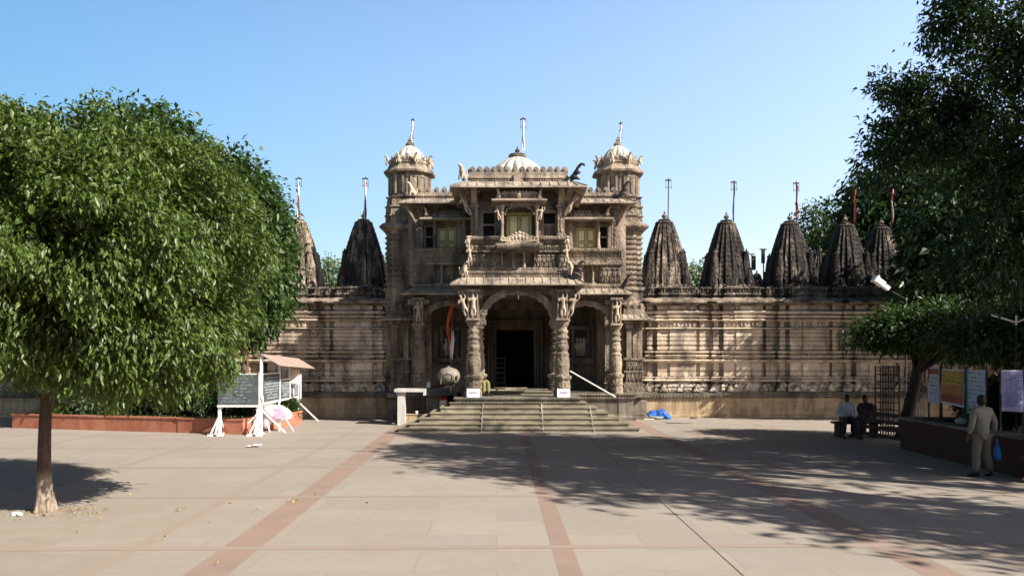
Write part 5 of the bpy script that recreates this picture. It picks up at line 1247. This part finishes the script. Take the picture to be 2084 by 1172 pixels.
# counter, cabinet, big round pot
DC = 28.0; t = thing('counter', (XX(905, DC), DC, 0), 'dark granite counter on a grey stone base, left of the porch steps', 'counter')
MB().box(XX(868, DC), XX(946, DC), DC - .3, 29.1, ZZ(797, DC), ZZ(790, DC)).box(XX(866, DC), XX(945, DC), DC - .36, 29.1, ZZ(803, DC), ZZ(797, DC)).build('granite_top', 'granite', t)
MB().box(XX(868, DC), XX(912, DC), DC - .1, 29.1, 0, ZZ(803, DC)).build('base', 'darkplinth', t)
tag(MB().box(XX(895, 27.75), XX(910, 27.75), 27.7, 27.88, ZZ(850, 27.75), ZZ(814, 27.75)).box(XX(896, 27.75), XX(909, 27.75), 27.68, 27.7, ZZ(826, 27.75), ZZ(822, 27.75)).build('collection_box', 'steel', None), 'grey metal box fixed below the granite counter', 'box')
tag(MB().cbox((XX(901, 27.7), 27.75, ZZ(811, 27.7)), (.34, .22, .09), Matrix.Rotation(.06, 3, 'Y'), .8).build('red_lid', 'red'), 'red cloth folded on top of the grey metal box', 'cloth')
t = thing('metal_urn', (XX(913, 28.3), 28.3, ZZ(792, 28.3)), 'large round pale metal urn in a frame, on the granite counter', 'urn')
s28 = 28.3 / F; zc = ZZ(766, 28.3)
MB().lathe([(8 * s28, -17 * s28), (14 * s28, -15 * s28), (20 * s28, -9 * s28), (23.5 * s28, 0), (22 * s28, 8 * s28), (16 * s28, 15 * s28), (8 * s28, 18 * s28), (3 * s28, 19.5 * s28), (3 * s28, 22 * s28), (1 * s28, 23 * s28)], (XX(913, 28.3), 28.3), 32, 0, 0, zc).build('vessel', 'urnmetal', t, 60)
m = MB(); X0 = XX(913, 28.3)
for sg in (-1, 1): m.bar((X0 + sg * 11 * s28, 28.3 - .44, zc + 8 * s28), (X0 + sg * 15 * s28, 28.3 - .36, zc - 15 * s28), .025)
m.bar((X0 - 11 * s28, 28.3 - .44, zc + 8 * s28), (X0 + 11 * s28, 28.3 - .44, zc + 8 * s28), .02).bar((X0, 28.3 - .43, zc + 8 * s28), (X0, 28.3 - .15, zc + 18 * s28), .02); m.build('frame', 'eave', t)
MB().lathe([(.24, 0), (.26, .05), (.2, .1), (.15, .16)], (X0, 28.3), 20, 0, 0, ZZ(789.5, 28.3)).build('foot', 'rust', t, 40)
tag(MB().lathe([(.06, 0), (.085, .02), (.085, .16), (.06, .2), (.05, .24), (.02, .25)], (XX(872, 28), 28), 14, 0, 0, ZZ(790, 28) + .002).build('small_jar', 'steel', None, 40), 'small steel jar at the left end of the granite counter', 'jar')
t = thing('carved_bench', (XX(931, 27.2), 27.2, .9), 'little carved dark stone seat left of the front pillar', 'bench')
m = MB().box(XX(918, 27.3), XX(947, 27.3), 27.1, 27.6, ZZ(797, 27.2), ZZ(787, 27.2)); panel_row(m, XX(918, 27.3), XX(947, 27.3), 27.1, ZZ(797, 27.2), ZZ(788, 27.2), 7, False); m.build('seat', 'facade', t)
MB().box(XX(924, 27.3), XX(930, 27.3), 27.15, 27.5, .88, ZZ(797, 27.2)).box(XX(940, 27.3), XX(945, 27.3), 27.15, 27.5, .88, ZZ(797, 27.2)).build('leg', 'facade', t)
# signs leaning on the pillars
for px, lb in ((963, 'white sign board leaning on the left front pillar'), (1147, 'white sign board leaning on the right front pillar')):
    D2 = 26.56; x0, x1 = XX(px - 13, D2), XX(px + 13, D2); z0, z1 = 1.03, 1.32
    o = MB().add([(x0, D2 - .04, z0), (x1, D2 - .04, z0), (x1, D2 + .02, z1), (x0, D2 + .02, z1), (x0, D2 - .02, z0), (x1, D2 - .02, z0), (x1, D2 + .04, z1), (x0, D2 + .04, z1)], [(0, 1, 2, 3), (4, 7, 6, 5), (0, 4, 5, 1), (3, 2, 6, 7), (0, 3, 7, 4), (1, 5, 6, 2)])
    o = tag(o.build('sign_board', 'signwhite'), lb, 'sign', 'white signs at the front pillars'); m = MB()
    for k in range(11): xx = x0 + .1 + k * (x1 - x0 - .2) / 10; m.box(xx - .010, xx + .008, D2 - .022, D2 - .010, z0 + .145, z0 + .172)
    m.box(x0 + .09, x1 - .09, D2 - .020, D2 - .012, z0 + .165, z0 + .175).box(x0 + .16, x1 - .15, D2 - .031, D2 - .024, z0 + .075, z0 + .082); m.build('lettering', 'print', o)
# low bench inside, steel rack, handrail
t = thing('low_bench', (XX(1040, 28.9), 28.9, 1.15), 'low pale wooden bench on the porch floor before the dark doorway', 'bench')
a, b = XX(1004, 28.4), XX(1073, 28.4); z = ZZ(789, 28.4)
MB().box(a, b, 28.3, 28.75, z - .05, z).build('seat', 'eave', t)
for x in (a + .12, (a + b) / 2 + .2, b - .1): MB().box(x - .03, x + .03, 28.32, 28.7, 1.152, z - .05).build('leg', 'eave', t)
t = thing('steel_rack', (XX(1018, 32.2), 32.2, 1.13), 'folded bluish steel shelf rack standing left of the dark doorway', 'rack')
m = MB(); a, b = XX(1009, 32.2), XX(1027, 32.2)
for k in range(6): z = ZZ(728 + k * 10, 32.2); m.box(a, b, 32.0, 32.3, z - .03, z)
for x in (a, b): m.box(x - .015, x + .015, 32.28, 32.31, 1.03, ZZ(728, 32.2)).bar((x, 32.3, 1.5), (x + .1, 31.9, 1.03), .03)
m.build('shelves', 'granite', t)
t = thing('handrail', (XX(1210, 27.5), 27.5, .5), 'slanting pale steel handrail right of the porch, down to a dark post', 'handrail')
a = Vector((XX(1160, 27.9), 27.9, ZZ(755, 27.9))); b = Vector((XX(1253, 27.3), 27.3, ZZ(808, 27.3)))
MB().tube([a, b], .026, 8).build('rail', 'white', t, 40); MB().tube([(XX(1258, 27.3), 27.3, .4), (XX(1258, 27.3), 27.3, ZZ(801, 27.3))], .028, 8).build('post', 'iron', t, 40)
# flags in the left porch
fx, fy = XX(918, 28.8), 28.8
t = thing('temple_flag', (fx, fy, 1.02), 'long saffron red pennant hanging in the left arch of the porch', 'flag')
MB().tube([(fx, fy + .05, 1.02), (fx + .04, fy + .05, ZZ(612, fy))], .018, 6).build('pole', 'rust', t)
vs = []; ctr = [(921, 617, 1.5), (919, 628, 3.5), (915, 640, 4), (913, 652, 3), (911, 664, 2.5), (912, 676, 3), (914, 688, 2), (915, 695, 1)]
for i, (cx, cy, hw) in enumerate(ctr):
    x, z, w = XX(cx, fy), ZZ(cy, fy), hw * fy / F; vs += [(x - w, fy - .03 * (i % 2), z), (x, fy - .07, z + .02), (x + w, fy - .02, z + .05), (x, fy - .01, z)]
m = MB().add(vs, [(i * 4 + j, i * 4 + (j + 1) % 4, (i + 1) * 4 + (j + 1) % 4, (i + 1) * 4 + j) for i in range(len(ctr) - 1) for j in range(4)]); m.build('cloth', 'orange', t, 50)
t = thing('temple_flag', (fx + .1, fy - .1, 1.4), 'narrow pink and white striped cloth below the saffron pennant', 'flag')
ctr = [(921, 672, 1), (922, 690, 3), (920, 705, 4), (919, 720, 3), (919, 731, 1)]
for k, (dxx, mt) in enumerate(((-1.5, 'pinkcloth'), (1.5, 'whitecloth'))):
    vs = []
    for i, (cx, cy, hw) in enumerate(ctr):
        x, z, w = XX(cx + dxx, fy), ZZ(cy, fy), hw * .6 * fy / F; vs += [(x - w, fy - .12, z), (x, fy - .15, z), (x + w, fy - .11, z), (x, fy - .09, z)]
    MB().add(vs, [(i * 4 + j, i * 4 + (j + 1) % 4, (i + 1) * 4 + (j + 1) % 4, (i + 1) * 4 + j) for i in range(len(ctr) - 1) for j in range(4)]).build('cloth', mt, t, 50)
# blue tarp bundle
bx_, by_ = XX(1338, 30.1), 30.1
t = thing('tarp_bundle', (bx_, by_, 0), 'crumpled blue tarpaulin bundle lying against the right wall', 'tarpaulin')
m = MB()
for dx, dz, r in ((-.28, .08, .16), (-.14, .17, .17), (.02, .2, .18), (.2, .19, .18), (.34, .1, .16), (.05, .08, .3)): m.ball((bx_ + dx, by_, dz), (r * 1.2, .22, r * .95), 14, 9)
m.v = [(x, y, max(z, .01)) for x, y, z in m.v]; rumple(m, 9, .035).build('tarp', 'tarp', t, 80)
m = MB().ball((bx_ - .1, by_ - .22, .07), (.3, .1, .06), 14, 7); rumple(m, 2, .02).build('folded_sheet', 'tarp2', t, 70)
MB().box(bx_ - .6, bx_ - .2, by_ - .45, by_ - .1, .01, .03).build('cardboard', 'canvas', t)
m = MB().ball((XX(1412, 30.2), 30.2, .03), (.16, .06, .04), 10, 6); tag(m.build('rag', 'rust', None, 60), 'small brown rag on the ground against the right wall', 'rag')

# ------------------------------------------------------------------ right side: planter wall, posters, seats, guards
t = thing('planter', (12, 18.4, 0), 'maroon sandstone planter wall in deep shade under the posters on the right', 'planter')
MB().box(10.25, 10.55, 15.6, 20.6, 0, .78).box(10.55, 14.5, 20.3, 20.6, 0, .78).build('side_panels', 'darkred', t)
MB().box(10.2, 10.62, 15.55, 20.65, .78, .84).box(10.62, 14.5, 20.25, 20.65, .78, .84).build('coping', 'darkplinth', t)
MB().box(10.55, 14.5, 15.6, 20.3, 0, .6).build('soil', 'soil', t)
for i, (x, y, r, h) in enumerate(((12, 19.5, .8, 1.2), (13.2, 18, .9, 1.5), (12, 16.8, .7, 1.0), (13, 20, .8, 1.6))):
    shrub(x, y, .6, r, h, 200, .2, 'leafdark', ('dark bush behind the orange poster', 'dark bush deep in the right planter', 'dark bush behind the standing man', 'dark bush at the far end of the right planter')[i], group='bushes in the right planter', seed=120 + i)
def poster(label, xa, ya, xb, yb, zt0, zb0, zt1, zb1, bands, seed, margin=.03, txt='print', nrows=12, dens=.8):
    a = Vector((xa, ya, 0)); b = Vector((xb, yb, 0)); n = (b - a).cross(Vector((0, 0, 1))).normalized()
    if n.dot(a) > 0: n = -n
    t = thing('poster', ((xa + xb) / 2, (ya + yb) / 2, zb0), label, 'poster', 'posters hung over the maroon planter wall')
    def quad(u0, u1, v0, v1, off, mat, name, nn=6):
        m = MB(); vs = []
        for s_ in (0, 1):
            for j in range(nn + 1):
                for i in range(nn + 1):
                    u = u0 + (u1 - u0) * i / nn; v = v0 + (v1 - v0) * j / nn; p = a.lerp(b, u); z0 = zb0 + (zb1 - zb0) * u; z1 = zt0 + (zt1 - zt0) * u
                    w = .02 * math.sin(u * 5 + seed) * math.sin(v * 4 + 1); q = p + n * (off - s_ * .002 + w); vs.append((q.x, q.y, z0 + (z1 - z0) * v))
        K = (nn + 1) ** 2; fs = []
        for s_ in (0, 1):
            fs += [tuple(s_ * K + k for k in ((j * (nn + 1) + i), (j * (nn + 1) + i + 1), ((j + 1) * (nn + 1) + i + 1), ((j + 1) * (nn + 1) + i))) for j in range(nn) for i in range(nn)]
        return m.add(vs, fs).build(name, mat, t)
    quad(0, 1, 0, 1, 0, 'posterwhite', 'sheet')
    for k, (u0, u1, v0, v1, mt) in enumerate(bands): quad(u0, u1, v0, v1, .008 + .004 * k, mt, 'colour_panel')
    rr = random.Random(seed); m = MB()
    for r in range(nrows):
        v = .94 - .86 * r / nrows; u = .1; 
        while u < .9:
            L = rr.uniform(.03, .10)
            if rr.random() < dens:
                p = a.lerp(b, u) + n * .034; q = a.lerp(b, min(u + L, .92)) + n * .034
                z = zb0 + (zb1 - zb0) * u + (zt0 - zb0) * v; m.bar((p.x, p.y, z), (q.x, q.y, z + rr.uniform(-.01, .01)), .005, .02 * rr.uniform(.5, 1.3))
            u += L + .02
    m.build('lettering', txt, t)
    m = MB()
    for u in (0, 1): p = a.lerp(b, u) - n * .02; m.bar((p.x, p.y, .5), (p.x, p.y, 2.22), .03)
    m.build('posts', 'iron', t)
def PY(px, py, D): return (XX(px, D), D, ZZ(py, D))
poster('narrow poster with a red heading, leftmost of the hanging posters', *PY(1889, 0, 19.6)[:2], *PY(1912, 0, 19.2)[:2], 2.16, ZZ(817, 19.6), 2.16, ZZ(823, 19.2), [(.05, .95, .82, .97, 'posterred')], 1, txt='posterred', nrows=8, dens=.5)
poster('large orange and yellow poster with a white border', *PY(1915, 0, 19.0)[:2], *PY(1963, 0, 18.0)[:2], 2.14, ZZ(819, 19.0), 2.14, ZZ(830, 18.0), [(.04, .96, .06, .28, 'posterred'), (.04, .96, .28, .55, 'posterorange'), (.04, .96, .55, .96, 'posteryellow')], 2, txt='posterred', nrows=7, dens=.6)
poster('white poster with a green left edge, behind the standing man', *PY(1968, 0, 17.8)[:2], *PY(2006, 0, 17.4)[:2], 2.14, ZZ(840, 17.8), 2.14, ZZ(846, 17.4), [(0, .08, 0, 1, 'postergreen'), (.15, .9, .2, .5, 'lav'), (.1, .3, .06, .12, 'posterred')], 3, nrows=9, dens=.55)
poster('lavender poster closely printed in blue, rightmost of the hanging posters', *PY(2037, 0, 16.6)[:2], *PY(2083, 0, 16.5)[:2], 2.16, ZZ(836, 16.6), 2.16, ZZ(838, 16.5), [(.05, .97, .03, .97, 'lav'), (.4, .62, .1, .45, 'posterwhite')], 4, txt='posterblue', nrows=18, dens=.85)
# stone seat at the right edge
t = thing('garden_bench', (10.45, 15.3, 0), 'maroon stone bench with a back, cut by the right edge beside the standing man', 'bench')
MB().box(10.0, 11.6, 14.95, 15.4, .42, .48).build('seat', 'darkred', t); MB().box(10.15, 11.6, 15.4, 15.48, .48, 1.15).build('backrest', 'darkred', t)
for x in (10.25, 11.3): MB().box(x, x + .1, 15.0, 15.4, 0, .42).build('leg', 'redstone', t)
# slatted seat guard and iron tree guards
t = thing('slatted_bench', (10.9, 21.8, 0), 'dark slatted iron bench between the seated men and the maroon planter', 'bench')
m = MB()
for k in range(4): z = .22 + k * .2; m.bar((10.15, 22.7, z), (10.45, 20.9, z), .03, .10)
for q in (0, 1): x, y = (10.15, 22.7) if q == 0 else (10.45, 20.9); m.box(x - .04, x + .04, y - .04, y + .04, 0, .95)
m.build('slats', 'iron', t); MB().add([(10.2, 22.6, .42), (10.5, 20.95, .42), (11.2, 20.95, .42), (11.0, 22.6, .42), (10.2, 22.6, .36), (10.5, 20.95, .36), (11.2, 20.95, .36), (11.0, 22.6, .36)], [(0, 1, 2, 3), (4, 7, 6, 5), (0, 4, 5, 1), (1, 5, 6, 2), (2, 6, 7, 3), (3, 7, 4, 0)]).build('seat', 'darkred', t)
for i, (pa, pb) in enumerate(((1797, 1830), (1858, 1882))):
    dd = 23.6; a, b = XX(pa, dd), XX(pb, dd)
    t = thing('tree_guard', ((a + b) / 2, dd, 0), ('square iron lattice guard left of the umbrella tree trunk', 'square iron lattice guard right of the umbrella tree trunk')[i], 'tree guard', 'iron lattice guards by the umbrella tree')
    for y in (dd, dd + .5):
        m = MB()
        for k in range(4 if i == 0 else 3): x = a + (b - a) * k / (3 if i == 0 else 2); m.bar((x, y, 0), (x, y, 2.15), .035)
        for k in range(10): z = .15 + k * .215; m.bar((a, y, z), (b, y, z + .01), .028)
        m.build('lattice_panel', 'iron', t)
    m = MB()
    for x in (a, b):
        for k in range(10): z = .15 + k * .215; m.bar((x, dd, z), (x, dd + .5, z), .018)
    m.build('side_bars', 'iron', t)
t = thing('park_bench', (XX(1740, 23.6), 23.6, 0), 'maroon bench with backrest where two men sit in the shade', 'bench')
a, b = XX(1697, 23.5), XX(1792, 23.5)
MB().box(a, b, 23.3, 23.75, .40, .46).build('seat', 'darkred', t); MB().box(XX(1775, 23.8), b, 23.75, 23.81, .46, .95).build('backrest', 'iron', t)
for x in (a + .15, (a + b) / 2, b - .2): MB().box(x - .05, x + .05, 23.32, 23.72, 0, .40).build('leg', 'darkred', t)
# floodlight on a pole
lp = PY(1793, 576, 25); t = thing('floodlight', (lp[0] + .9, 25.2, 0), 'white floodlight tilted on a thin pole in front of the dark spires', 'floodlight')
MB().tube([(lp[0] + .9, 25.2, 0), (lp[0] + .9, 25.2, lp[2] - .5), (lp[0] + .35, 25, lp[2] - .28)], .03, 8).build('pole', 'iron', t, 40)
q = Matrix.Rotation(R(38), 3, 'Y')
MB().cbox((lp[0] - .05, 25, lp[2] + .03), (.30, .26, .17), q).cbox((lp[0] - .19, 25, lp[2] + .14), (.06, .30, .22), q).build('lamp_head', 'white', t)
MB().cbox((lp[0] + .17, 25, lp[2] - .14), (.17, .18, .13), q).build('gear_box', 'signwhite', t)
t = thing('tube_frame', (XX(2068, 17.2), 17.2, .5), 'white tube frame cross above the low tree at the right edge', 'frame')
MB().tube([PY(2018, 641, 17.2), PY(2068, 656, 17.2)], .02, 8).tube([PY(2068, 656, 17.2), PY(2110, 640, 17.2)], .02, 8).tube([PY(2068, 642, 17.2), PY(2068, 662, 17.2)], .018, 8).build('tubes', 'white', t); MB().tube([PY(2068, 662, 17.2), (XX(2068, 17.2), 17.2, .5)], .014, 8).build('post', 'iron', t)
tag(rumple(MB().ball((10.42, 18.1, .93), (.12, .16, .09), 12, 8), 4, .02).build('plastic_bundle', 'tarp2', None, 60), 'small greyish blue plastic bundle on the maroon planter wall', 'bundle')
m = MB().cbox((10.15, 15.15, .16), (.5, .12, .08), Matrix.Rotation(-.5, 3, 'Y')).cbox((10.3, 15.1, .08), (.4, .2, .1), Matrix.Rotation(.3, 3, 'Z')); tag(m.build('broken_slab', 'redstone'), 'broken red stone pieces under the bench at the right edge', 'stone')

# ------------------------------------------------------------------ people
def head_mesh(mb, c, s=1.0, yaw=0.0, pitch=0.0):
    """head with brow, nose, lips, chin, ears; face towards -Y before turning"""
    n, m_ = 20, 14; vs = []; q = Matrix.Rotation(yaw, 3, 'Z') @ Matrix.Rotation(pitch, 3, 'X')
    def shape(x, y, z):                       # unit sphere -> skull
        X = x * .076; Y = y * .095; Z = z * .118
        if z < -.1: X *= 1 - .30 * min(1, -z - .1); Y *= 1 - .12 * (-z)
        if y < 0:
            Y -= .024 * math.exp(-((x / .16) ** 2 + ((z + .12) / .20) ** 2)) + .006 * math.exp(-((x / .5) ** 2 + ((z - .2) / .12) ** 2)) + .008 * math.exp(-((x / .28) ** 2 + ((z + .45) / .10) ** 2)) + .012 * math.exp(-((x / .3) ** 2 + ((z + .85) / .2) ** 2))
            for sx_ in (-.38, .38): Y += .010 * math.exp(-(((x - sx_) / .16) ** 2 + ((z - .03) / .10) ** 2))
        return X, Y, Z
    base = MB().ball((0, 0, 0), 1.0, 28, 20)
    out = []
    for v in base.v:
        p = q @ (Vector(shape(*v)) * s); out.append((p.x + c[0], p.y + c[1], p.z + c[2]))
    mb.add(out, base.f)
    for sx_ in (-1, 1):
        e = MB().ball((sx_ * .078, .005, -.005), (.012, .02, .032), 8, 6); mb.add([tuple(q @ (Vector(v) * s) + Vector(c)) for v in e.v], e.f)
        e = MB().ball((sx_ * .029, -.083, .003), (.012, .008, .007), 8, 6); mb.add([tuple(q @ (Vector(v) * s) + Vector(c)) for v in e.v], e.f)
def hand(mb, w, d, side, s=1.0, curl=.6):
    """palm, four bent fingers of unequal length and a thumb; w = wrist, d = direction"""
    w = Vector(w); d = Vector(d).normalized(); u = d.cross(Vector((0, 1, 0)) if abs(d.y) < .9 else Vector((1, 0, 0))).normalized(); n = d.cross(u).normalized()
    mb.tube([w, w + d * .03 * s, w + d * .085 * s], [.024 * s, .034 * s, .032 * s], 8)
    for k, L in enumerate((.066, .076, .070, .055)):
        o = w + d * .08 * s + u * (k - 1.5) * .017 * s; b1 = o + d * L * .5 * s + n * .01 * curl * s; b2 = b1 + (d * (1 - curl * .6) + n * curl * .8).normalized() * L * .5 * s
        mb.tube([o, b1, b2], [.0088 * s, .0082 * s, .006 * s], 6)
    o = w + d * .025 * s + u * side * .026 * s; mb.tube([o, o + (d * .6 + u * side * .7).normalized() * .032 * s, o + (d * .9 + u * side * .35 + n * .3).normalized() * .06 * s], [.011 * s, .0095 * s, .007 * s], 6)
def person(loc, rz, J, label, shirt, trousers, head_yaw=0, head_pitch=0, shoe='shoe', hairy=True, name='person', curl=.6, long_shirt=0.0):
    t = thing(name, loc, label, 'person', None)
    def W3(p): c, s_ = math.cos(rz), math.sin(rz); return (loc[0] + p[0] * c - p[1] * s_, loc[1] + p[0] * s_ + p[1] * c, loc[2] + p[2])
    def sk(nm, pts, ed, mat, sub=2): return skin(nm, pts, ed, mat, sub, 0)
    P, Ch, Nk, Hd = J['pel'], J['chest'], J['neck'], J['head']
    mid = tuple((a + b) / 2 for a, b in zip(P, Ch))
    pts = [(*P, .13, .09), (*mid, .115, .085), (*Ch, .14, .09), (*Nk, .048, .05), (Hd[0], Hd[1] + .0, Hd[2] - .05, .05, .055)]; ed = [(0, 1), (1, 2), (2, 3), (3, 4)]
    for sd in 'LR':
        k = len(pts); pts += [(*J['sh' + sd], .052), (*J['el' + sd], .038), (*J['wr' + sd], .026)]; ed += [(2, k), (k, k + 1), (k + 1, k + 2)]
        k = len(pts); pts += [(*J['hip' + sd], .082), (*J['kn' + sd], .055), (*J['an' + sd], .036), (*J['toe' + sd], .034, .026)]; ed += [(0, k), (k, k + 1), (k + 1, k + 2), (k + 2, k + 3)]
    me = sk('body', pts, ed, 'skin'); m = MB().addmesh(me, loc, 1, rz)
    head_mesh(m, W3(Hd), 1.0, rz + head_yaw, head_pitch)
    for sd, sg in (('L', 1), ('R', -1)):
        w = Vector(W3(J['wr' + sd])); e = Vector(W3(J['el' + sd])); d = Vector(W3(J['fin' + sd])) - w if 'fin' + sd in J else w - e; hand(m, w, d, sg, 1.0, curl)
    m.build('body', 'skin', t, 80)
    # hair as a cap over the skull
    c = Vector(W3(Hd)); q = Matrix.Rotation(rz + head_yaw, 3, 'Z') @ Matrix.Rotation(head_pitch, 3, 'X'); h = MB().ball((0, 0, 0), 1.0, 26, 18); vv = []
    rr = random.Random(3)
    for v in h.v:
        x, y, z = v
        lim = .30 if y < -.1 else (-.25 if y < .35 else -.62)
        k = 1.0 if z > lim else .88
        p = q @ Vector((x * .083 * k, (y * .103 + .006) * k, z * .127 * k + .004)); p += Vector((rr.uniform(-1, 1), rr.uniform(-1, 1), rr.uniform(-1, 1))) * .002; vv.append(tuple(p + c))
    MB().add(vv, h.f).build('hair', 'hair', t, 80)
    # shirt
    lo = (P[0], P[1], P[2] - .05 - long_shirt) if 'lap' not in J else P
    pts = [(*P, .168, .125), (*mid, .158, .12), (*Ch, .178, .118), (Nk[0], Nk[1], Nk[2] - .035, .07, .065)]; ed = [(0, 1), (1, 2), (2, 3)]
    if 'lap' not in J: k = len(pts); pts.append((*lo, .178, .132)); ed.append((0, k))
    for sd in 'LR':
        k = len(pts); e = J['el' + sd]; w = J['wr' + sd]; cf = tuple(a + (b - a) * .88 for a, b in zip(e, w)); pts += [(*J['sh' + sd], .078), (*e, .062), (*cf, .048)]; ed += [(2, k), (k, k + 1), (k + 1, k + 2)]
    me = sk('shirt', pts, ed, shirt); MB().addmesh(me, loc, 1, rz).build('shirt', shirt, t, 80)
    m = MB(); col = Vector((Nk[0], Nk[1], Nk[2] - .02)); k = 14
    ring = [W3((col.x + .062 * math.cos(a), col.y + .062 * math.sin(a), col.z + hh)) for hh in (-.015, .03) for a in [2 * math.pi * i / k for i in range(k)]]; m.add(ring, [(i, (i + 1) % k, k + (i + 1) % k, k + i) for i in range(k)]); m.build('collar', shirt, t)
    pts = [(*P, .15, .115)]; ed = []
    for sd in 'LR':
        k = len(pts); a_ = J['an' + sd]; pts += [(*J['hip' + sd], .104), (*J['kn' + sd], .086), (a_[0], a_[1], a_[2] + .03, .076)]; ed += [(0, k), (k, k + 1), (k + 1, k + 2)]
    me = sk('trousers', pts, ed, trousers); MB().addmesh(me, loc, 1, rz).build('trousers', trousers, t, 80)
    for sd in 'LR':
        a_ = Vector(W3(J['an' + sd])); b_ = Vector(W3(J['toe' + sd])); m = MB().tube([a_ - (b_ - a_) * .35 + Vector((0, 0, -.02)), a_ + Vector((0, 0, -.02)), a_.lerp(b_, .6), b_ + (b_ - a_) * .25], [.035, .046, .045, .03], 10)
        m.v = [(v[0], v[1], max(v[2], loc[2] + .003)) for v in m.v]; m.build('shoe', shoe, t, 70)
    return t
stand = dict(pel=(0, 0, .90), chest=(0, .0, 1.25), neck=(0, .0, 1.43), head=(0, -.02, 1.545), shL=(.185, 0, 1.35), elL=(.25, .02, 1.07), wrL=(.26, -.06, .84), shR=(-.185, 0, 1.35), elR=(-.27, .05, 1.10), wrR=(-.30, -.02, .87),
             hipL=(.095, 0, .83), knL=(.12, -.01, .47), anL=(.15, .02, .08), toeL=(.18, -.12, .035), hipR=(-.095, 0, .83), knR=(-.13, -.02, .46), anR=(-.18, .03, .08), toeR=(-.22, -.11, .035))
mx, my = XX(1998, 15.9), 15.9
person((mx, my, 0), R(180 + 12), stand, 'man in a khaki shirt and trousers seen from behind, holding a blue bag', 'khaki', 'khakidark', head_yaw=R(-15), long_shirt=.12)
bgx, bgy = XX(2030, 15.9), 15.9
o = MB().bar((bgx - .01, bgy, .66), (bgx - .015, bgy - .02, .79), .012).bar((bgx - .01, bgy, .66), (bgx - .015, bgy + .03, .79), .012).lathe([(.01, 0), (.05, .03), (.065, .12), (.055, .22), (.03, .30), (.012, .36)], (bgx, bgy), 12, 0, 0, ZZ(938, bgy)); o.v = [(bgx + (x - bgx) * .8, bgy + (y - bgy) * 1.6 if z < .7 else y, z) for x, y, z in o.v]
tag(rumple(o, 6, .006).build('plastic_bag', 'bluebag', None, 60), 'bright blue plastic bag hanging from the right hand of the khaki man', 'bag')
sit = dict(pel=(0, 0, .52), chest=(0, -.03, .86), neck=(0, -.04, 1.04), head=(0, -.07, 1.16), shL=(.18, -.03, .96), elL=(.25, -.10, .72), wrL=(.14, -.30, .62), shR=(-.18, -.03, .96), elR=(-.26, -.08, .72), wrR=(-.13, -.30, .62), finL=(.08, -.38, .60), finR=(-.08, -.38, .60),
           hipL=(.10, -.05, .52), knL=(.16, -.44, .50), anL=(.15, -.46, .08), toeL=(.17, -.60, .035), hipR=(-.10, -.05, .52), knR=(-.17, -.43, .50), anR=(-.20, -.42, .08), toeR=(-.22, -.56, .035), lap=1)
person((XX(1724, 23.45), 23.5, 0), R(-8), sit, 'man in a pale shirt sitting on the bench, leaning forward', 'shirtwhite', 'trouserdark', head_pitch=.25)
sit2 = dict(sit); sit2['head'] = (0, -.10, 1.15); sit2['chest'] = (0, -.06, .86); sit2['wrL'] = (.08, -.34, .66); sit2['wrR'] = (-.06, -.36, .68)
person((XX(1762, 23.6), 23.55, 0), R(-52), sit2, 'man in dark clothes sitting at the right of the pale shirted man', 'shirtdark', 'trouserdark', head_pitch=.3)
sit3 = dict(sit); sit3['knR'] = (-.12, -.40, .50); sit3['anR'] = (-.12, -.36, .08); sit3['toeR'] = (-.12, -.50, .035)
person((XX(966, 27.62), 27.62, 1.015), R(72), sit3, 'person in olive clothes sitting half hidden behind the left front pillar', 'greentrouser', 'greentrouser')
MBk = MB().box(XX(966, 27.62) - .22, XX(966, 27.62) + .16, 27.45, 27.8, 1.016, 1.42); tag(MBk.box(XX(966, 27.62) - .24, XX(966, 27.62) + .18, 27.43, 27.82, 1.42, 1.45).build('porch_block', 'inside'), 'small stone seat hidden behind the left front pillar', 'seat')
